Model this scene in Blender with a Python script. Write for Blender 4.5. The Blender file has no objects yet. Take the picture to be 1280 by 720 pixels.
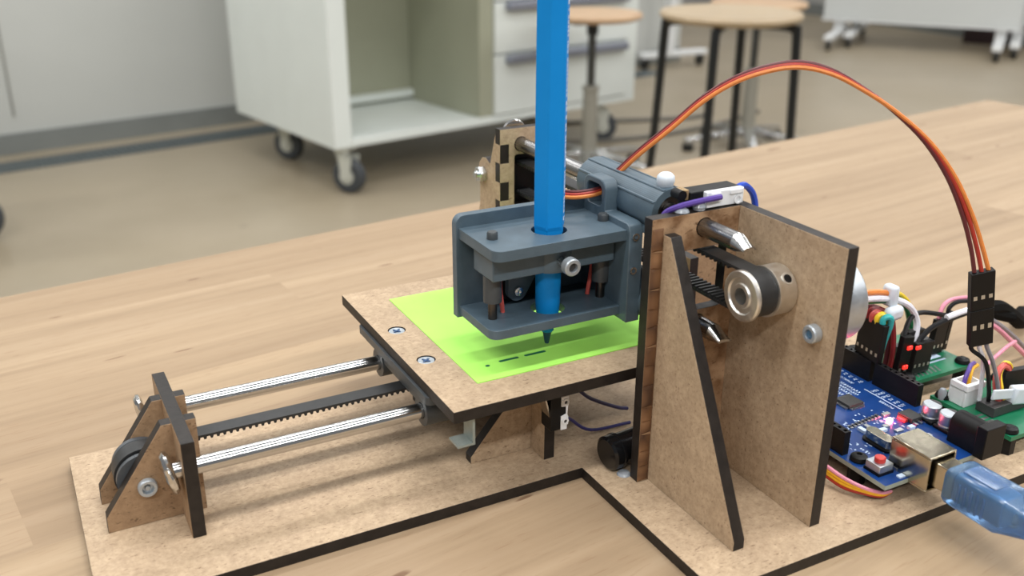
import bpy, bmesh, math, random
from mathutils import Vector, Matrix

random.seed(7)
S = bpy.context.scene
COL = S.collection
MM = 0.001
TABLE = 750.0          # height of the bench top above the floor, mm; the modelling frame has z = 0 on the bench top

# ------------------------------------------------------------------ camera
YAW, PITCH, ROLL = -0.487, 0.386, 0.005
fw = Vector((-math.sin(YAW)*math.cos(PITCH), math.cos(YAW)*math.cos(PITCH), -math.sin(PITCH)))
rt = Vector((math.cos(YAW), math.sin(YAW), 0)); up = rt.cross(fw)
rt, up = rt*math.cos(ROLL)+up*math.sin(ROLL), up*math.cos(ROLL)-rt*math.sin(ROLL)
cam = bpy.data.cameras.new('camera'); camo = bpy.data.objects.new('camera', cam); COL.objects.link(camo)
camo.matrix_world = Matrix(((rt.x, up.x, -fw.x, -0.152284), (rt.y, up.y, -fw.y, -0.236986), (rt.z, up.z, -fw.z, 0.182657+TABLE*MM), (0, 0, 0, 1)))
cam.sensor_width = 36; cam.lens = 1226.03/1280*36
cam.clip_start = 0.01; cam.clip_end = 60
cam.dof.use_dof = True; cam.dof.focus_distance = 0.33; cam.dof.aperture_fstop = 14
S.camera = camo

# ------------------------------------------------------------------ world, lamps, exposure
W = bpy.data.worlds.new('world'); S.world = W; W.use_nodes = True
W.node_tree.nodes['Background'].inputs[0].default_value = (0.93, 0.96, 1.0, 1)
W.node_tree.nodes['Background'].inputs[1].default_value = 0.21
def tube_lamp(x, y, power, length=1.4, width=0.16, z=2.85, rz=0.0):
    l = bpy.data.lights.new('ceiling_tube', 'AREA'); l.shape = 'RECTANGLE'; l.size = length; l.size_y = width
    l.energy = power; l.color = (1.0, 0.985, 0.965)
    o = bpy.data.objects.new('ceiling_tube', l); COL.objects.link(o); o.location = (x, y, z); o.rotation_euler = (0, 0, rz)
for ty, pw in ((-1.9, 34), (-0.25, 22), (1.4, 18), (3.05, 19), (4.7, 12), (6.2, 9)):
    for tx in (-1.6, 0.3, 2.2, 4.1, 5.4):
        tube_lamp(tx, ty, pw*(1.15 if tx < 0 else 1.0 if tx < 2 else 0.78))
S.view_settings.view_transform = 'Standard'; S.view_settings.look = 'None'
S.view_settings.exposure = 0.08; S.view_settings.gamma = 1.0; S.view_settings.use_curve_mapping = False

# ------------------------------------------------------------------ materials
def lin(r, g, b):
    f = lambda c: ((c/255+0.055)/1.055)**2.4 if c/255 > 0.04045 else c/255/12.92
    return (f(r), f(g), f(b), 1.0)
def new_mat(name):
    m = bpy.data.materials.new(name); m.use_nodes = True
    return m, m.node_tree, m.node_tree.nodes['Principled BSDF']
def coords(nt, scale=(1, 1, 1), kind='Object'):
    tc = nt.nodes.new('ShaderNodeTexCoord'); mp = nt.nodes.new('ShaderNodeMapping')
    mp.inputs['Scale'].default_value = scale
    nt.links.new(tc.outputs[kind], mp.inputs[0]); return mp.outputs[0]
def noise(nt, vec, scale, detail=3, rough=0.55, w=None):
    n = nt.nodes.new('ShaderNodeTexNoise'); n.inputs['Scale'].default_value = scale
    n.inputs['Detail'].default_value = detail; n.inputs['Roughness'].default_value = rough
    nt.links.new(vec, n.inputs['Vector'])
    if w is not None:
        n.noise_dimensions = '4D'; nt.links.new(w, n.inputs['W'])
    return n.outputs['Fac']
def ramp(nt, fac, stops):
    r = nt.nodes.new('ShaderNodeValToRGB'); e = r.color_ramp.elements
    while len(e) < len(stops): e.new(0.5)
    for k, (p, c) in enumerate(stops): e[k].position = p; e[k].color = c
    nt.links.new(fac, r.inputs[0]); return r.outputs[0]
def mix(nt, fac, a, b, mode='MIX'):
    m = nt.nodes.new('ShaderNodeMix'); m.data_type = 'RGBA'; m.blend_type = mode
    if isinstance(fac, (int, float)): m.inputs[0].default_value = fac
    else: nt.links.new(fac, m.inputs[0])
    for sock, v in ((m.inputs[6], a), (m.inputs[7], b)):
        if isinstance(v, tuple): sock.default_value = v
        else: nt.links.new(v, sock)
    return m.outputs[2]
def bump(nt, bs, h, strength, dist):
    b = nt.nodes.new('ShaderNodeBump'); b.inputs['Strength'].default_value = strength; b.inputs['Distance'].default_value = dist
    nt.links.new(h, b.inputs['Height']); nt.links.new(b.outputs[0], bs.inputs['Normal'])
def simple(name, c, rough=0.5, metal=0.0, var=0.08, scale=300, spec=None, bmp=0.0, trans=0.0, emit=None, alpha=None, sss=0.0):
    m, nt, bs = new_mat(name)
    v = coords(nt); n = noise(nt, v, scale)
    d = tuple(x*(1-var) for x in c[:3])+(1,); l = tuple(min(1, x*(1+var)) for x in c[:3])+(1,)
    nt.links.new(ramp(nt, n, [(0.3, d), (0.7, l)]), bs.inputs['Base Color'])
    bs.inputs['Roughness'].default_value = rough; bs.inputs['Metallic'].default_value = metal
    if spec is not None: bs.inputs['Specular IOR Level'].default_value = spec
    if bmp: bump(nt, bs, n, bmp, 0.0003)
    if trans: bs.inputs['Transmission Weight'].default_value = trans
    if sss:
        bs.inputs['Subsurface Weight'].default_value = sss; bs.inputs['Subsurface Radius'].default_value = (0.002, 0.002, 0.002)
    if emit: bs.inputs['Emission Color'].default_value = emit[0]; bs.inputs['Emission Strength'].default_value = emit[1]
    return m
def fibreboard(name, a, b, dark, stain=None):
    m, nt, bs = new_mat(name); v = coords(nt)
    base = ramp(nt, noise(nt, v, 520, 6, 0.75), [(0.28, a), (0.72, b)])
    mott = ramp(nt, noise(nt, v, 170, 4, 0.65), [(0.3, (0.88, 0.865, 0.85, 1)), (0.7, (1.07, 1.07, 1.06, 1))])
    base = mix(nt, 1.0, base, mott, 'MULTIPLY')
    soft = ramp(nt, noise(nt, v, 30, 2), [(0.3, (0.94, 0.93, 0.92, 1)), (0.7, (1.04, 1.04, 1.03, 1))])
    base = mix(nt, 1.0, base, soft, 'MULTIPLY')
    for rot, th in ((0.4, 0.62), (-0.9, 0.63)):
        tc = nt.nodes.new('ShaderNodeTexCoord'); mp = nt.nodes.new('ShaderNodeMapping')
        mp.inputs['Rotation'].default_value = (rot, rot*0.7, rot); mp.inputs['Scale'].default_value = (420, 1500, 900)
        nt.links.new(tc.outputs['Object'], mp.inputs[0])
        fl = ramp(nt, noise(nt, mp.outputs[0], 1.0, 3, 0.6), [(th, (0, 0, 0, 1)), (th+0.08, (0.85, 0.85, 0.85, 1))])
        base = mix(nt, fl, base, dark)
    if stain:
        st = ramp(nt, noise(nt, v, 130, 4, 0.6), [(0.42, (0, 0, 0, 1)), (0.62, (1, 1, 1, 1))])
        base = mix(nt, st, base, stain)
    nt.links.new(base, bs.inputs['Base Color']); bs.inputs['Roughness'].default_value = 0.62
    bs.inputs['Specular IOR Level'].default_value = 0.35
    bump(nt, bs, noise(nt, v, 700, 3), 0.25, 0.0002)
    return m
MDF = fibreboard('fibreboard', lin(160, 138, 113), lin(194, 172, 145), lin(116, 92, 70))
MDF_STAIN = fibreboard('smoke_stained_fibreboard', lin(158, 126, 96), lin(188, 158, 126), lin(96, 68, 46), lin(116, 84, 56))
MDF_DARK = fibreboard('brown_fibreboard', lin(140, 114, 88), lin(168, 140, 110), lin(96, 74, 54))
CHAR = simple('charred_cut_edge', lin(32, 27, 24), 0.5, 0, 0.35, 260, 0.4, 0.5)
SCALLOP = None
def scallop():
    m, nt, bs = new_mat('scorched_scalloped_edge'); v = coords(nt)
    w = nt.nodes.new('ShaderNodeTexVoronoi'); w.inputs['Scale'].default_value = 150; nt.links.new(v, w.inputs['Vector'])
    c = ramp(nt, w.outputs['Distance'], [(0.1, lin(134, 98, 66)), (0.5, lin(104, 72, 46)), (0.8, lin(70, 46, 30))])
    nt.links.new(c, bs.inputs['Base Color']); bs.inputs['Roughness'].default_value = 0.6
    bump(nt, bs, w.outputs['Distance'], 0.6, 0.0006); return m
SCALLOP = scallop()
def beech():
    m, nt, bs = new_mat('beech_stave')
    oi = nt.nodes.new('ShaderNodeObjectInfo')
    mu = nt.nodes.new('ShaderNodeMath'); mu.operation = 'MULTIPLY'; mu.inputs[1].default_value = 60; nt.links.new(oi.outputs['Random'], mu.inputs[0])
    tc = nt.nodes.new('ShaderNodeTexCoord')
    def mp(s):
        q = nt.nodes.new('ShaderNodeMapping'); q.inputs['Scale'].default_value = s; nt.links.new(tc.outputs['Object'], q.inputs[0]); return q.outputs[0]
    g = noise(nt, mp((5, 150, 40)), 1.0, 4, 0.6, mu.outputs[0])
    base = ramp(nt, g, [(0.25, lin(146, 125, 100)), (0.5, lin(163, 141, 114)), (0.8, lin(173, 152, 126))])
    g2 = ramp(nt, noise(nt, mp((2.5, 40, 10)), 1.0, 3, 0.5, mu.outputs[0]), [(0.3, (0.86, 0.84, 0.82, 1)), (0.65, (1.05, 1.05, 1.05, 1))])
    base = mix(nt, 1.0, base, g2, 'MULTIPLY')
    fleck = ramp(nt, noise(nt, mp((90, 900, 200)), 1.0, 2, 0.5, mu.outputs[0]), [(0.58, (0, 0, 0, 1)), (0.78, (0.6, 0.6, 0.6, 1))])
    base = mix(nt, fleck, base, lin(138, 110, 84))
    spot = ramp(nt, noise(nt, mp((38, 190, 100)), 1.0, 1, 0.4, mu.outputs[0]), [(0.73, (0, 0, 0, 1)), (0.76, (0.8, 0.8, 0.8, 1))])
    base = mix(nt, spot, base, lin(110, 80, 58))
    tint = ramp(nt, oi.outputs['Random'], [(0.0, (0.90, 0.885, 0.87, 1)), (0.5, (1.0, 1.0, 1.0, 1)), (1.0, (1.06, 1.06, 1.04, 1))])
    base = mix(nt, 1.0, base, tint, 'MULTIPLY')
    nt.links.new(base, bs.inputs['Base Color']); bs.inputs['Roughness'].default_value = 0.55
    bs.inputs['Specular IOR Level'].default_value = 0.3
    bump(nt, bs, g, 0.12, 0.0004)
    return m
BEECH = beech()
def printed(name, c, layer=2400):
    m, nt, bs = new_mat(name); v = coords(nt, (1, 1, 1))
    w = nt.nodes.new('ShaderNodeTexWave'); w.bands_direction = 'Z'; w.inputs['Scale'].default_value = layer*0.3; w.inputs['Distortion'].default_value = 0.4
    nt.links.new(v, w.inputs['Vector'])
    n = noise(nt, v, 160)
    d = tuple(x*0.88 for x in c[:3])+(1,); l = tuple(x*1.12 for x in c[:3])+(1,)
    nt.links.new(ramp(nt, n, [(0.3, d), (0.7, l)]), bs.inputs['Base Color'])
    bs.inputs['Roughness'].default_value = 0.42; bump(nt, bs, w.outputs['Fac'], 0.18, 0.0001)
    return m
GREY = printed('grey_printed_plastic', lin(77, 94, 105))
GREYD = printed('dark_grey_printed_plastic', lin(62, 67, 70))
def brushed(name, c, rough, sc=(1, 1, 1)):
    m, nt, bs = new_mat(name); v = coords(nt, sc)
    n = noise(nt, v, 500, 3)
    nt.links.new(ramp(nt, n, [(0.2, tuple(x*0.85 for x in c[:3])+(1,)), (0.8, c)]), bs.inputs['Base Color'])
    nt.links.new(ramp(nt, n, [(0.2, (rough*0.8,)*3+(1,)), (0.8, (rough*1.25,)*3+(1,))]), bs.inputs['Roughness'])
    bs.inputs['Metallic'].default_value = 1.0
    bump(nt, bs, n, 0.08, 0.0001); return m
STEEL = brushed('bright_steel', lin(214, 214, 212), 0.2)
STEELX = brushed('drawn_steel_rod', lin(205, 205, 204), 0.18, (0.05, 3, 3))
STEELY = brushed('drawn_steel_rod_dull', lin(140, 140, 140), 0.26, (3, 0.05, 3))
ALU = brushed('turned_aluminium', lin(236, 234, 228), 0.38)
ZINC = brushed('zinc_screw', lin(220, 226, 230), 0.25)
ZINC_MATT = simple('matt_zinc_screw', lin(176, 184, 190), 0.38, 0.55, 0.04)
DARKSTEEL = brushed('dark_steel_pin', lin(96, 92, 88), 0.35)
NICKEL = brushed('nickel_shell', lin(196, 188, 168), 0.2)
SILVER = brushed('motor_can', lin(196, 202, 208), 0.45)
CHROME = brushed('chrome_tube', lin(210, 212, 214), 0.18)
DARKLIFT = brushed('dark_gas_spring', lin(96, 98, 98), 0.3)
BUNDLE = simple('matt_black_sleeve', lin(12, 12, 12), 0.8, 0, 0.2, 300, spec=0.08)
RUBBER = simple('black_rubber', lin(36, 37, 38), 0.5, 0, 0.2, 400)
BLACK = simple('black_plastic', lin(15, 15, 16), 0.45, 0, 0.15, spec=0.25)
BLACKG = simple('glossy_black_plastic', lin(14, 15, 17), 0.18, 0, 0.1)
IDLER = simple('dark_grey_pulley_plastic', lin(70, 74, 78), 0.4)
PAPER = simple('lime_paper', lin(172, 240, 102), 0.75, 0, 0.03, 90)
PAPER_SIDE = PAPER
INK = simple('blue_green_ink', lin(10, 100, 70), 0.5, 0, 0.15)
def pen_mat():
    m, nt, bs = new_mat('blue_pen_plastic'); v = coords(nt)
    nt.links.new(ramp(nt, noise(nt, v, 60), [(0.3, lin(10, 130, 206)), (0.7, lin(14, 136, 214))]), bs.inputs['Base Color'])
    bs.inputs['Roughness'].default_value = 0.5; bs.inputs['Specular IOR Level'].default_value = 0.2; return m
PEN = pen_mat()
PEN_DARK = simple('dark_blue_nib', lin(18, 58, 110), 0.5)
PRINT = simple('white_print', lin(225, 232, 240), 0.5)
WHITE = simple('white_plastic', lin(232, 234, 236), 0.35, 0, 0.04, sss=0.2)
MILKY = simple('milky_nylon', lin(206, 214, 222), 0.4, 0, 0.04, sss=0.4)
GLUE = simple('clear_hot_glue', lin(215, 222, 230), 0.15, 0, 0.05, trans=0.6)
PCB_BLUE = simple('blue_circuit_board', lin(14, 56, 118), 0.32, 0, 0.18, 120)
PCB_GREEN = simple('green_circuit_board', lin(24, 110, 76), 0.35, 0, 0.15, 150)
PCB_EDGE = simple('board_cut_edge', lin(150, 160, 150), 0.6)
SILK = simple('white_silkscreen', lin(196, 214, 235), 0.6)
TIN = brushed('tinned_pad', lin(206, 208, 206), 0.35)
CHIP = simple('chip_epoxy', lin(52, 52, 52), 0.5)
LED_ON = simple('lit_red_indicator', lin(255, 120, 110), 0.3, emit=((1.0, 0.10, 0.14, 1), 260.0))
RED_GLOW = simple('red_housing_glow', lin(200, 30, 20), 0.3, emit=((1.0, 0.03, 0.02, 1), 1.6))  # emissive stand-in for the red glow of indicators on the black housings
RED = simple('red_plastic', lin(196, 52, 46), 0.4)
BLUECLEAR = simple('translucent_blue_plug', lin(120, 168, 220), 0.2, 0, 0.05, trans=0.75)
BLUECABLE = simple('blue_cable_jacket', lin(36, 84, 176), 0.3, 0, 0.1, trans=0.2)
WALLM = simple('cream_wall_paint', lin(196, 198, 194), 0.6, 0, 0.02, 3)
WALLGREY = simple('grey_wall_paint', lin(170, 170, 168), 0.6, 0, 0.02, 3)
BASEB = simple('grey_skirting', lin(128, 132, 130), 0.5, 0, 0.04, 10)
DRAIN = simple('drain_grating_steel', lin(98, 106, 108), 0.5, 0.3, 0.15, 60)
CAB = simple('cream_cabinet_laminate', lin(222, 228, 224), 0.45, 0, 0.02, 8)
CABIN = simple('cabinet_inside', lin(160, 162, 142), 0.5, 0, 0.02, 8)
HANDLE = simple('grey_aluminium_handle', lin(140, 145, 158), 0.35, 0.4, 0.05)
TYRE = simple('grey_rubber_tyre', lin(62, 66, 70), 0.55, 0, 0.1, 50)
CASTER = simple('cream_painted_steel', lin(196, 198, 188), 0.4, 0.1, 0.04)
PLY = simple('light_plywood_seat', lin(196, 164, 130), 0.4, 0, 0.06, 25)
PLY2 = simple('pale_plywood_seat', lin(180, 160, 130), 0.35, 0, 0.06, 25)
LEGBLACK = simple('black_powder_coat', lin(22, 24, 24), 0.35, 0, 0.1)
GASGREY = simple('grey_column', lin(150, 148, 138), 0.35, 0.3, 0.06)
BOARDW = simple('white_board_surface', lin(206, 210, 209), 0.25, 0, 0.01, 4)
FRAMEW = simple('white_steel_frame', lin(222, 224, 224), 0.35, 0, 0.02)
MAROON = simple('dark_maroon_box', lin(54, 34, 38), 0.5, 0, 0.1, 20)
FCABLE = simple('dark_floor_cable', lin(90, 88, 82), 0.5)
def floor_mat():
    m, nt, bs = new_mat('beige_lino'); v = coords(nt)
    c = ramp(nt, noise(nt, v, 2.2, 5, 0.6), [(0.3, lin(150, 138, 117)), (0.7, lin(162, 150, 130))])
    c2 = ramp(nt, noise(nt, v, 0.6, 2), [(0.35, (0.94, 0.95, 0.96, 1)), (0.65, (1.03, 1.02, 1.0, 1))])
    c = mix(nt, 1.0, c, c2, 'MULTIPLY')
    fl = ramp(nt, noise(nt, v, 5.5, 1), [(0.76, (0, 0, 0, 1)), (0.80, (0.5, 0.5, 0.5, 1))])
    c = mix(nt, fl, c, lin(92, 82, 70))
    nt.links.new(c, bs.inputs['Base Color']); bs.inputs['Roughness'].default_value = 0.36; return m
FLOOR = floor_mat()
_wires = {}
def wire_mat(name, rgb, rough=0.38):
    if name not in _wires: _wires[name] = simple(name+'_insulation', lin(*rgb), rough, 0, 0.08, 500, spec=0.15 if name == 'black' else 0.4)
    return _wires[name]
ORANGE = wire_mat('orange', (212, 128, 62)); WRED = wire_mat('red', (164, 50, 38)); BROWN = wire_mat('brown', (92, 38, 40))
WBLACK = wire_mat('black', (26, 26, 28)); WWHITE = wire_mat('white', (222, 222, 230)); WGREY = wire_mat('grey', (130, 128, 134))
WYEL = wire_mat('yellow', (226, 196, 50)); WGREEN = wire_mat('green', (36, 110, 70)); WPUR = wire_mat('purple', (84, 62, 142))
WBLUE = wire_mat('blue', (34, 72, 180)); WPINK = wire_mat('pink', (216, 140, 160)); WTEAL = wire_mat('teal', (50, 170, 170))
WAMB = wire_mat('amber', (226, 168, 40)); WSALM = wire_mat('salmon', (206, 92, 84)); WMAR = wire_mat('maroon', (120, 32, 34)); WNAVY = wire_mat('navy', (34, 32, 90))

# ------------------------------------------------------------------ builder
class B:
    def __init__(s): s.bm = bmesh.new()
    def _add(s, verts, faces, mi=0, smooth=False):
        vs = [s.bm.verts.new(v) for v in verts]
        for f in faces:
            try:
                fc = s.bm.faces.new([vs[i] for i in f]); fc.material_index = mi; fc.smooth = smooth
            except ValueError: pass
        return vs
    def box(s, x0, x1, y0, y1, z0, z1, mi=0, rz=0, c=None):
        v = [(x, y, z) for z in (z0, z1) for y in (y0, y1) for x in (x0, x1)]
        if rz:
            cx, cy = c or ((x0+x1)/2, (y0+y1)/2); a, b = math.cos(rz), math.sin(rz)
            v = [(cx+(x-cx)*a-(y-cy)*b, cy+(x-cx)*b+(y-cy)*a, z) for x, y, z in v]
        s._add(v, [(0, 2, 3, 1), (4, 5, 7, 6), (0, 1, 5, 4), (2, 6, 7, 3), (0, 4, 6, 2), (1, 3, 7, 5)], mi); return s
    def hexa(s, pts, mi=0):
        s._add(pts, [(0, 3, 2, 1), (4, 5, 6, 7), (0, 1, 5, 4), (1, 2, 6, 5), (2, 3, 7, 6), (3, 0, 4, 7)], mi); return s
    def lathe(s, prof, o, axis, seg=32, mi=0, phase=0.0):
        o = Vector(o); ax = Vector(axis).normalized()
        u = ax.orthogonal().normalized() if abs(ax.z) < 0.9 else Vector((1, 0, 0)); u = (u-ax*u.dot(ax)).normalized(); w = ax.cross(u)
        rings = []
        for r, h in prof:
            if r < 1e-6: rings.append([s.bm.verts.new(o+ax*h)])
            else: rings.append([s.bm.verts.new(o+ax*h+(u*math.cos(phase+2*math.pi*k/seg)+w*math.sin(phase+2*math.pi*k/seg))*r) for k in range(seg)])
        for a, b in zip(rings, rings[1:]):
            for k in range(seg):
                k2 = (k+1) % seg
                q = [a[k % len(a)], a[k2 % len(a)], b[k2 % len(b)], b[k % len(b)]]
                q2 = []
                for t in q:
                    if t not in q2: q2.append(t)
                if len(q2) > 2:
                    try: f = s.bm.faces.new(q2); f.material_index = mi; f.smooth = True
                    except ValueError: pass
        return s
    def cyl(s, p0, p1, r, r1=None, seg=24, mi=0, phase=0.0):
        p0, p1 = Vector(p0), Vector(p1); L = (p1-p0).length; r1 = r if r1 is None else r1
        return s.lathe([(0, 0), (r, 0), (r1, L), (0, L)], p0, p1-p0, seg, mi, phase)
    def ring(s, p0, p1, ri, ro, seg=32, mi=0):
        p0, p1 = Vector(p0), Vector(p1); L = (p1-p0).length
        return s.lathe([(ri, 0), (ro, 0), (ro, L), (ri, L), (ri, 0)], p0, p1-p0, seg, mi)
    def tube(s, pts, r, seg=8, res=6, mi=0):
        P = [Vector(p) for p in pts]
        if len(P) > 2 and res > 1:
            Q = [P[0]*2-P[1]]+P+[P[-1]*2-P[-2]]; C = []
            for i in range(1, len(Q)-2):
                a, b, c, d = Q[i-1:i+3]
                for k in range(res):
                    t = k/res
                    C.append(0.5*((2*b)+(c-a)*t+(2*a-5*b+4*c-d)*t*t+(3*b-a-3*c+d)*t**3))
            C.append(P[-1]); P = C
        rings = []; n = None
        for i, p in enumerate(P):
            t = (P[min(i+1, len(P)-1)]-P[max(i-1, 0)]).normalized()
            if n is None: n = t.orthogonal().normalized()
            n = (n-t*n.dot(t)).normalized(); b = t.cross(n)
            rings.append([s.bm.verts.new(p+(n*math.cos(2*math.pi*k/seg)+b*math.sin(2*math.pi*k/seg))*r) for k in range(seg)])
        for a, b in zip(rings, rings[1:]):
            for k in range(seg):
                f = s.bm.faces.new([a[k], a[(k+1) % seg], b[(k+1) % seg], b[k]]); f.smooth = True; f.material_index = mi
        for r_, rev in ((rings[0], True), (rings[-1], False)):
            f = s.bm.faces.new(list(reversed(r_)) if rev else r_); f.material_index = mi
        return s
    def prism(s, poly, axis, a0, a1, holes=(), mi=0, side=None):
        """polygon in the plane across AXIS (x: y,z / y: x,z / z: x,y) swept from a0 to a1; holes are inner loops"""
        def to3(p, a): return {'x': (a, p[0], p[1]), 'y': (p[0], a, p[1]), 'z': (p[0], p[1], a)}[axis]
        t = bmesh.new(); edges = []
        for loop in (poly,)+tuple(holes):
            vs = [t.verts.new(to3(p, a0)) for p in loop]
            for k in range(len(vs)): edges.append(t.edges.new((vs[k], vs[(k+1) % len(vs)])))
        bmesh.ops.triangle_fill(t, use_beauty=True, use_dissolve=False, edges=edges)
        r = bmesh.ops.extrude_face_region(t, geom=t.faces[:])
        d = Vector(to3((0, 0), a1-a0))
        bmesh.ops.translate(t, vec=d, verts=[g for g in r['geom'] if isinstance(g, bmesh.types.BMVert)])
        bmesh.ops.recalc_face_normals(t, faces=t.faces[:])
        i = 'xyz'.index(axis); side = mi if side is None else side
        vm = {v: s.bm.verts.new(v.co) for v in t.verts}
        for f in t.faces:
            n = s.bm.faces.new([vm[v] for v in f.verts]); n.material_index = mi if abs(f.normal[i]) > 0.5 else side
        t.free(); return s
def circ(cx, cy, r, n=24, a0=0.0): return [(cx+r*math.cos(a0+2*math.pi*k/n), cy+r*math.sin(a0+2*math.pi*k/n)) for k in range(n)]
def rrect(x0, x1, y0, y1, r, n=6, corners=(1, 1, 1, 1)):
    out = []
    for (cx, cy, a, on), in zip([((x1-r, y0+r, -90, corners[0]),), ((x1-r, y1-r, 0, corners[1]),), ((x0+r, y1-r, 90, corners[2]),), ((x0+r, y0+r, 180, corners[3]),)]) if False else [(q,) for q in [(x1-r, y0+r, -90, corners[0]), (x1-r, y1-r, 0, corners[1]), (x0+r, y1-r, 90, corners[2]), (x0+r, y0+r, 180, corners[3])]]:
        if on:
            for k in range(n+1):
                t = math.radians(a+90*k/n); out.append((cx+r*math.cos(t), cy+r*math.sin(t)))
        else:
            t = math.radians(a+45); out.append((cx+r*math.copysign(1, math.cos(t)), cy+r*math.copysign(1, math.sin(t))))
    return out

BASE = {}
def tag(o, label=None, cat=None, group=None, kind=None):
    if label: o['label'] = label
    if cat: o['category'] = cat
    if group: o['group'] = group
    if kind: o['kind'] = kind
    return o
def thing(name, label, cat, loc=(0, 0, 0), rz=0.0, group=None):
    o = bpy.data.objects.new(name, None); COL.objects.link(o); o.empty_display_size = 0.01
    o.location = Vector((loc[0], loc[1], loc[2]+TABLE))*MM; o.rotation_euler = (0, 0, rz)
    BASE[o] = (Vector(loc), rz)
    return tag(o, label, cat, group)
def obj(name, b, mats, parent=None, label=None, bevel=0.0, smooth=35, local=False):
    """link builder b as ONE mesh object; coordinates are mm in the bench frame (or in the parent's own frame when local)"""
    base = Vector((0, 0, 0)); q = parent
    while q is not None and q not in BASE: q = q.parent
    if q is not None and not local: base = BASE[q][0]
    off = Vector((0, 0, TABLE)) if q is None else Vector((0, 0, 0))
    for v in b.bm.verts: v.co = (v.co-base+off)*MM
    bmesh.ops.recalc_face_normals(b.bm, faces=b.bm.faces[:])
    for f in b.bm.faces: f.smooth = True
    me = bpy.data.meshes.new(name); b.bm.to_mesh(me); b.bm.free()
    me.set_sharp_from_angle(angle=math.radians(smooth))
    for m in (mats if isinstance(mats, (list, tuple)) else [mats]): me.materials.append(m)
    o = bpy.data.objects.new(name, me); COL.objects.link(o)
    if parent is not None: o.parent = parent
    if label: o['label'] = label
    if bevel:
        md = o.modifiers.new('bevel', 'BEVEL'); md.width = bevel*MM; md.segments = 2; md.limit_method = 'ANGLE'; md.angle_limit = math.radians(40)
    return o
def copy_tree(o, parent=None):
    c = o.copy(); COL.objects.link(c)
    if parent is not None: c.parent = parent
    for ch in list(o.children): copy_tree(ch, c)
    return c
def structure(name, b, mats, **k): return tag(obj(name, b, mats, **k), kind='structure')

# ------------------------------------------------------------------ the room
FZ = -TABLE
structure('floor', B().box(-3500, 6400, -2500, 7200, FZ-60, FZ), FLOOR)
wl_a = math.radians(10.6)
wo = Vector((-170, 3826)); wd = Vector((math.cos(wl_a), math.sin(wl_a))); wn = Vector((-wd.y, wd.x))
def wall_strip(u0, u1, v0, v1, z0, z1, b=None):
    b = b or B(); p = [wo+wd*u+wn*v for u, v in ((u0, v0), (u1, v0), (u1, v1), (u0, v1))]
    return b.hexa([(q.x, q.y, z0) for q in p]+[(q.x, q.y, z1) for q in p])
structure('wall_left', wall_strip(-2600, 3700, 0, 150, FZ, 2000), WALLM)
structure('baseboard_left', wall_strip(-2600, 3700, -12, 0, FZ, FZ+78), BASEB)
structure('trim_1', wall_strip(68, 76, -3, 0, FZ+140, 1500), simple('door_seam', lin(140, 140, 134), 0.6))
dr = thing('floor_drain', 'long dark steel drain grating in the floor along the cream wall', 'drain', (-2600, 3220, FZ))
dr['kind'] = 'structure'
obj('drain_channel', wall_strip(-2600, 3300, -270, -125, FZ-6, FZ+2), DRAIN, dr)
gb = B()
for k in range(240): wall_strip(-2600+k*24, -2590+k*24, -262, -133, FZ+2, FZ+7, gb)
tag(obj('grating_bar', gb, DRAIN, dr), kind='stuff')
structure('wall_right', B().box(5850, 6000, 2500, 7200, FZ, 2200), WALLGREY)
structure('baseboard_right', B().box(5838, 5850, 2500, 7200, FZ, FZ+90), BASEB)
structure('wall_back', B().box(3300, 5850, 7000, 7150, FZ, 2200), WALLGREY)

# ------------------------------------------------------------------ workbench: one thing, staves as parts
bench = thing('workbench', 'pale beech butcher-block workbench carrying the drawing machine', 'workbench', (679.6, 373.3, FZ), math.radians(7.545))
def stave(u0, u1, v0, v1):
    return obj('stave', B().box(u0, u1, v0, v1, TABLE-36, TABLE), BEECH, bench, local=True)
row = 43.5
joints = {0: [-520, -905, -1180], 1: [-390, -735.5, -1110], 2: [-210, -610, -985], 3: [-470, -820, -1250], 4: [-320, -880.5, -1210], 5: [-560, -940], 6: [-240, -700, -1090]}
for k in range(16):
    cuts = joints.get(k) or sorted([-random.uniform(150, 480), -random.uniform(560, 900), -random.uniform(960, 1300)], reverse=True)
    us = [0]+list(cuts)+[-1500]
    for a, b in zip(us, us[1:]): stave(b, a, -row*(k+1), -row*k)
for x in (-1430, -70):
    for y in (-650, -46):
        obj('leg', B().box(x-30, x+30, y-30, y+30, 0, TABLE-36), FRAMEW, bench, local=True, bevel=3)
for y in (-650, -46):
    obj('apron', B().box(-1400, -100, y-12, y+12, TABLE-110, TABLE-36), FRAMEW, bench, local=True)

# ------------------------------------------------------------------ cabinet on casters
ca = math.radians(10.9)
cab = thing('mobile_cabinet', 'large cream cabinet on casters with an open bay and drawers', 'cabinet', (784, 2750, FZ), ca)
H0, H1, D, L = 155, 1000, 740, 1352
obj('side_panel', B().box(0, 66, 0, D, H0, H1), CAB, cab, local=True, bevel=2)
obj('side_panel', B().box(L-50, L, 0, D, H0, H1), CAB, cab, local=True, bevel=2)
obj('bottom_panel', B().box(66, L-50, 0, D, H0, H0+26), CAB, cab, local=True, bevel=2)
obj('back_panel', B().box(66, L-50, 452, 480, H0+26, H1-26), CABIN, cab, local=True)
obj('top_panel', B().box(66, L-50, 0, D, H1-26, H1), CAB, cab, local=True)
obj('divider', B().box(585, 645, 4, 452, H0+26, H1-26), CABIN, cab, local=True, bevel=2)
obj('back_rail', B().box(66, 585, 428, 452, H0+40, H0+66), CAB, cab, local=True)
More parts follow.
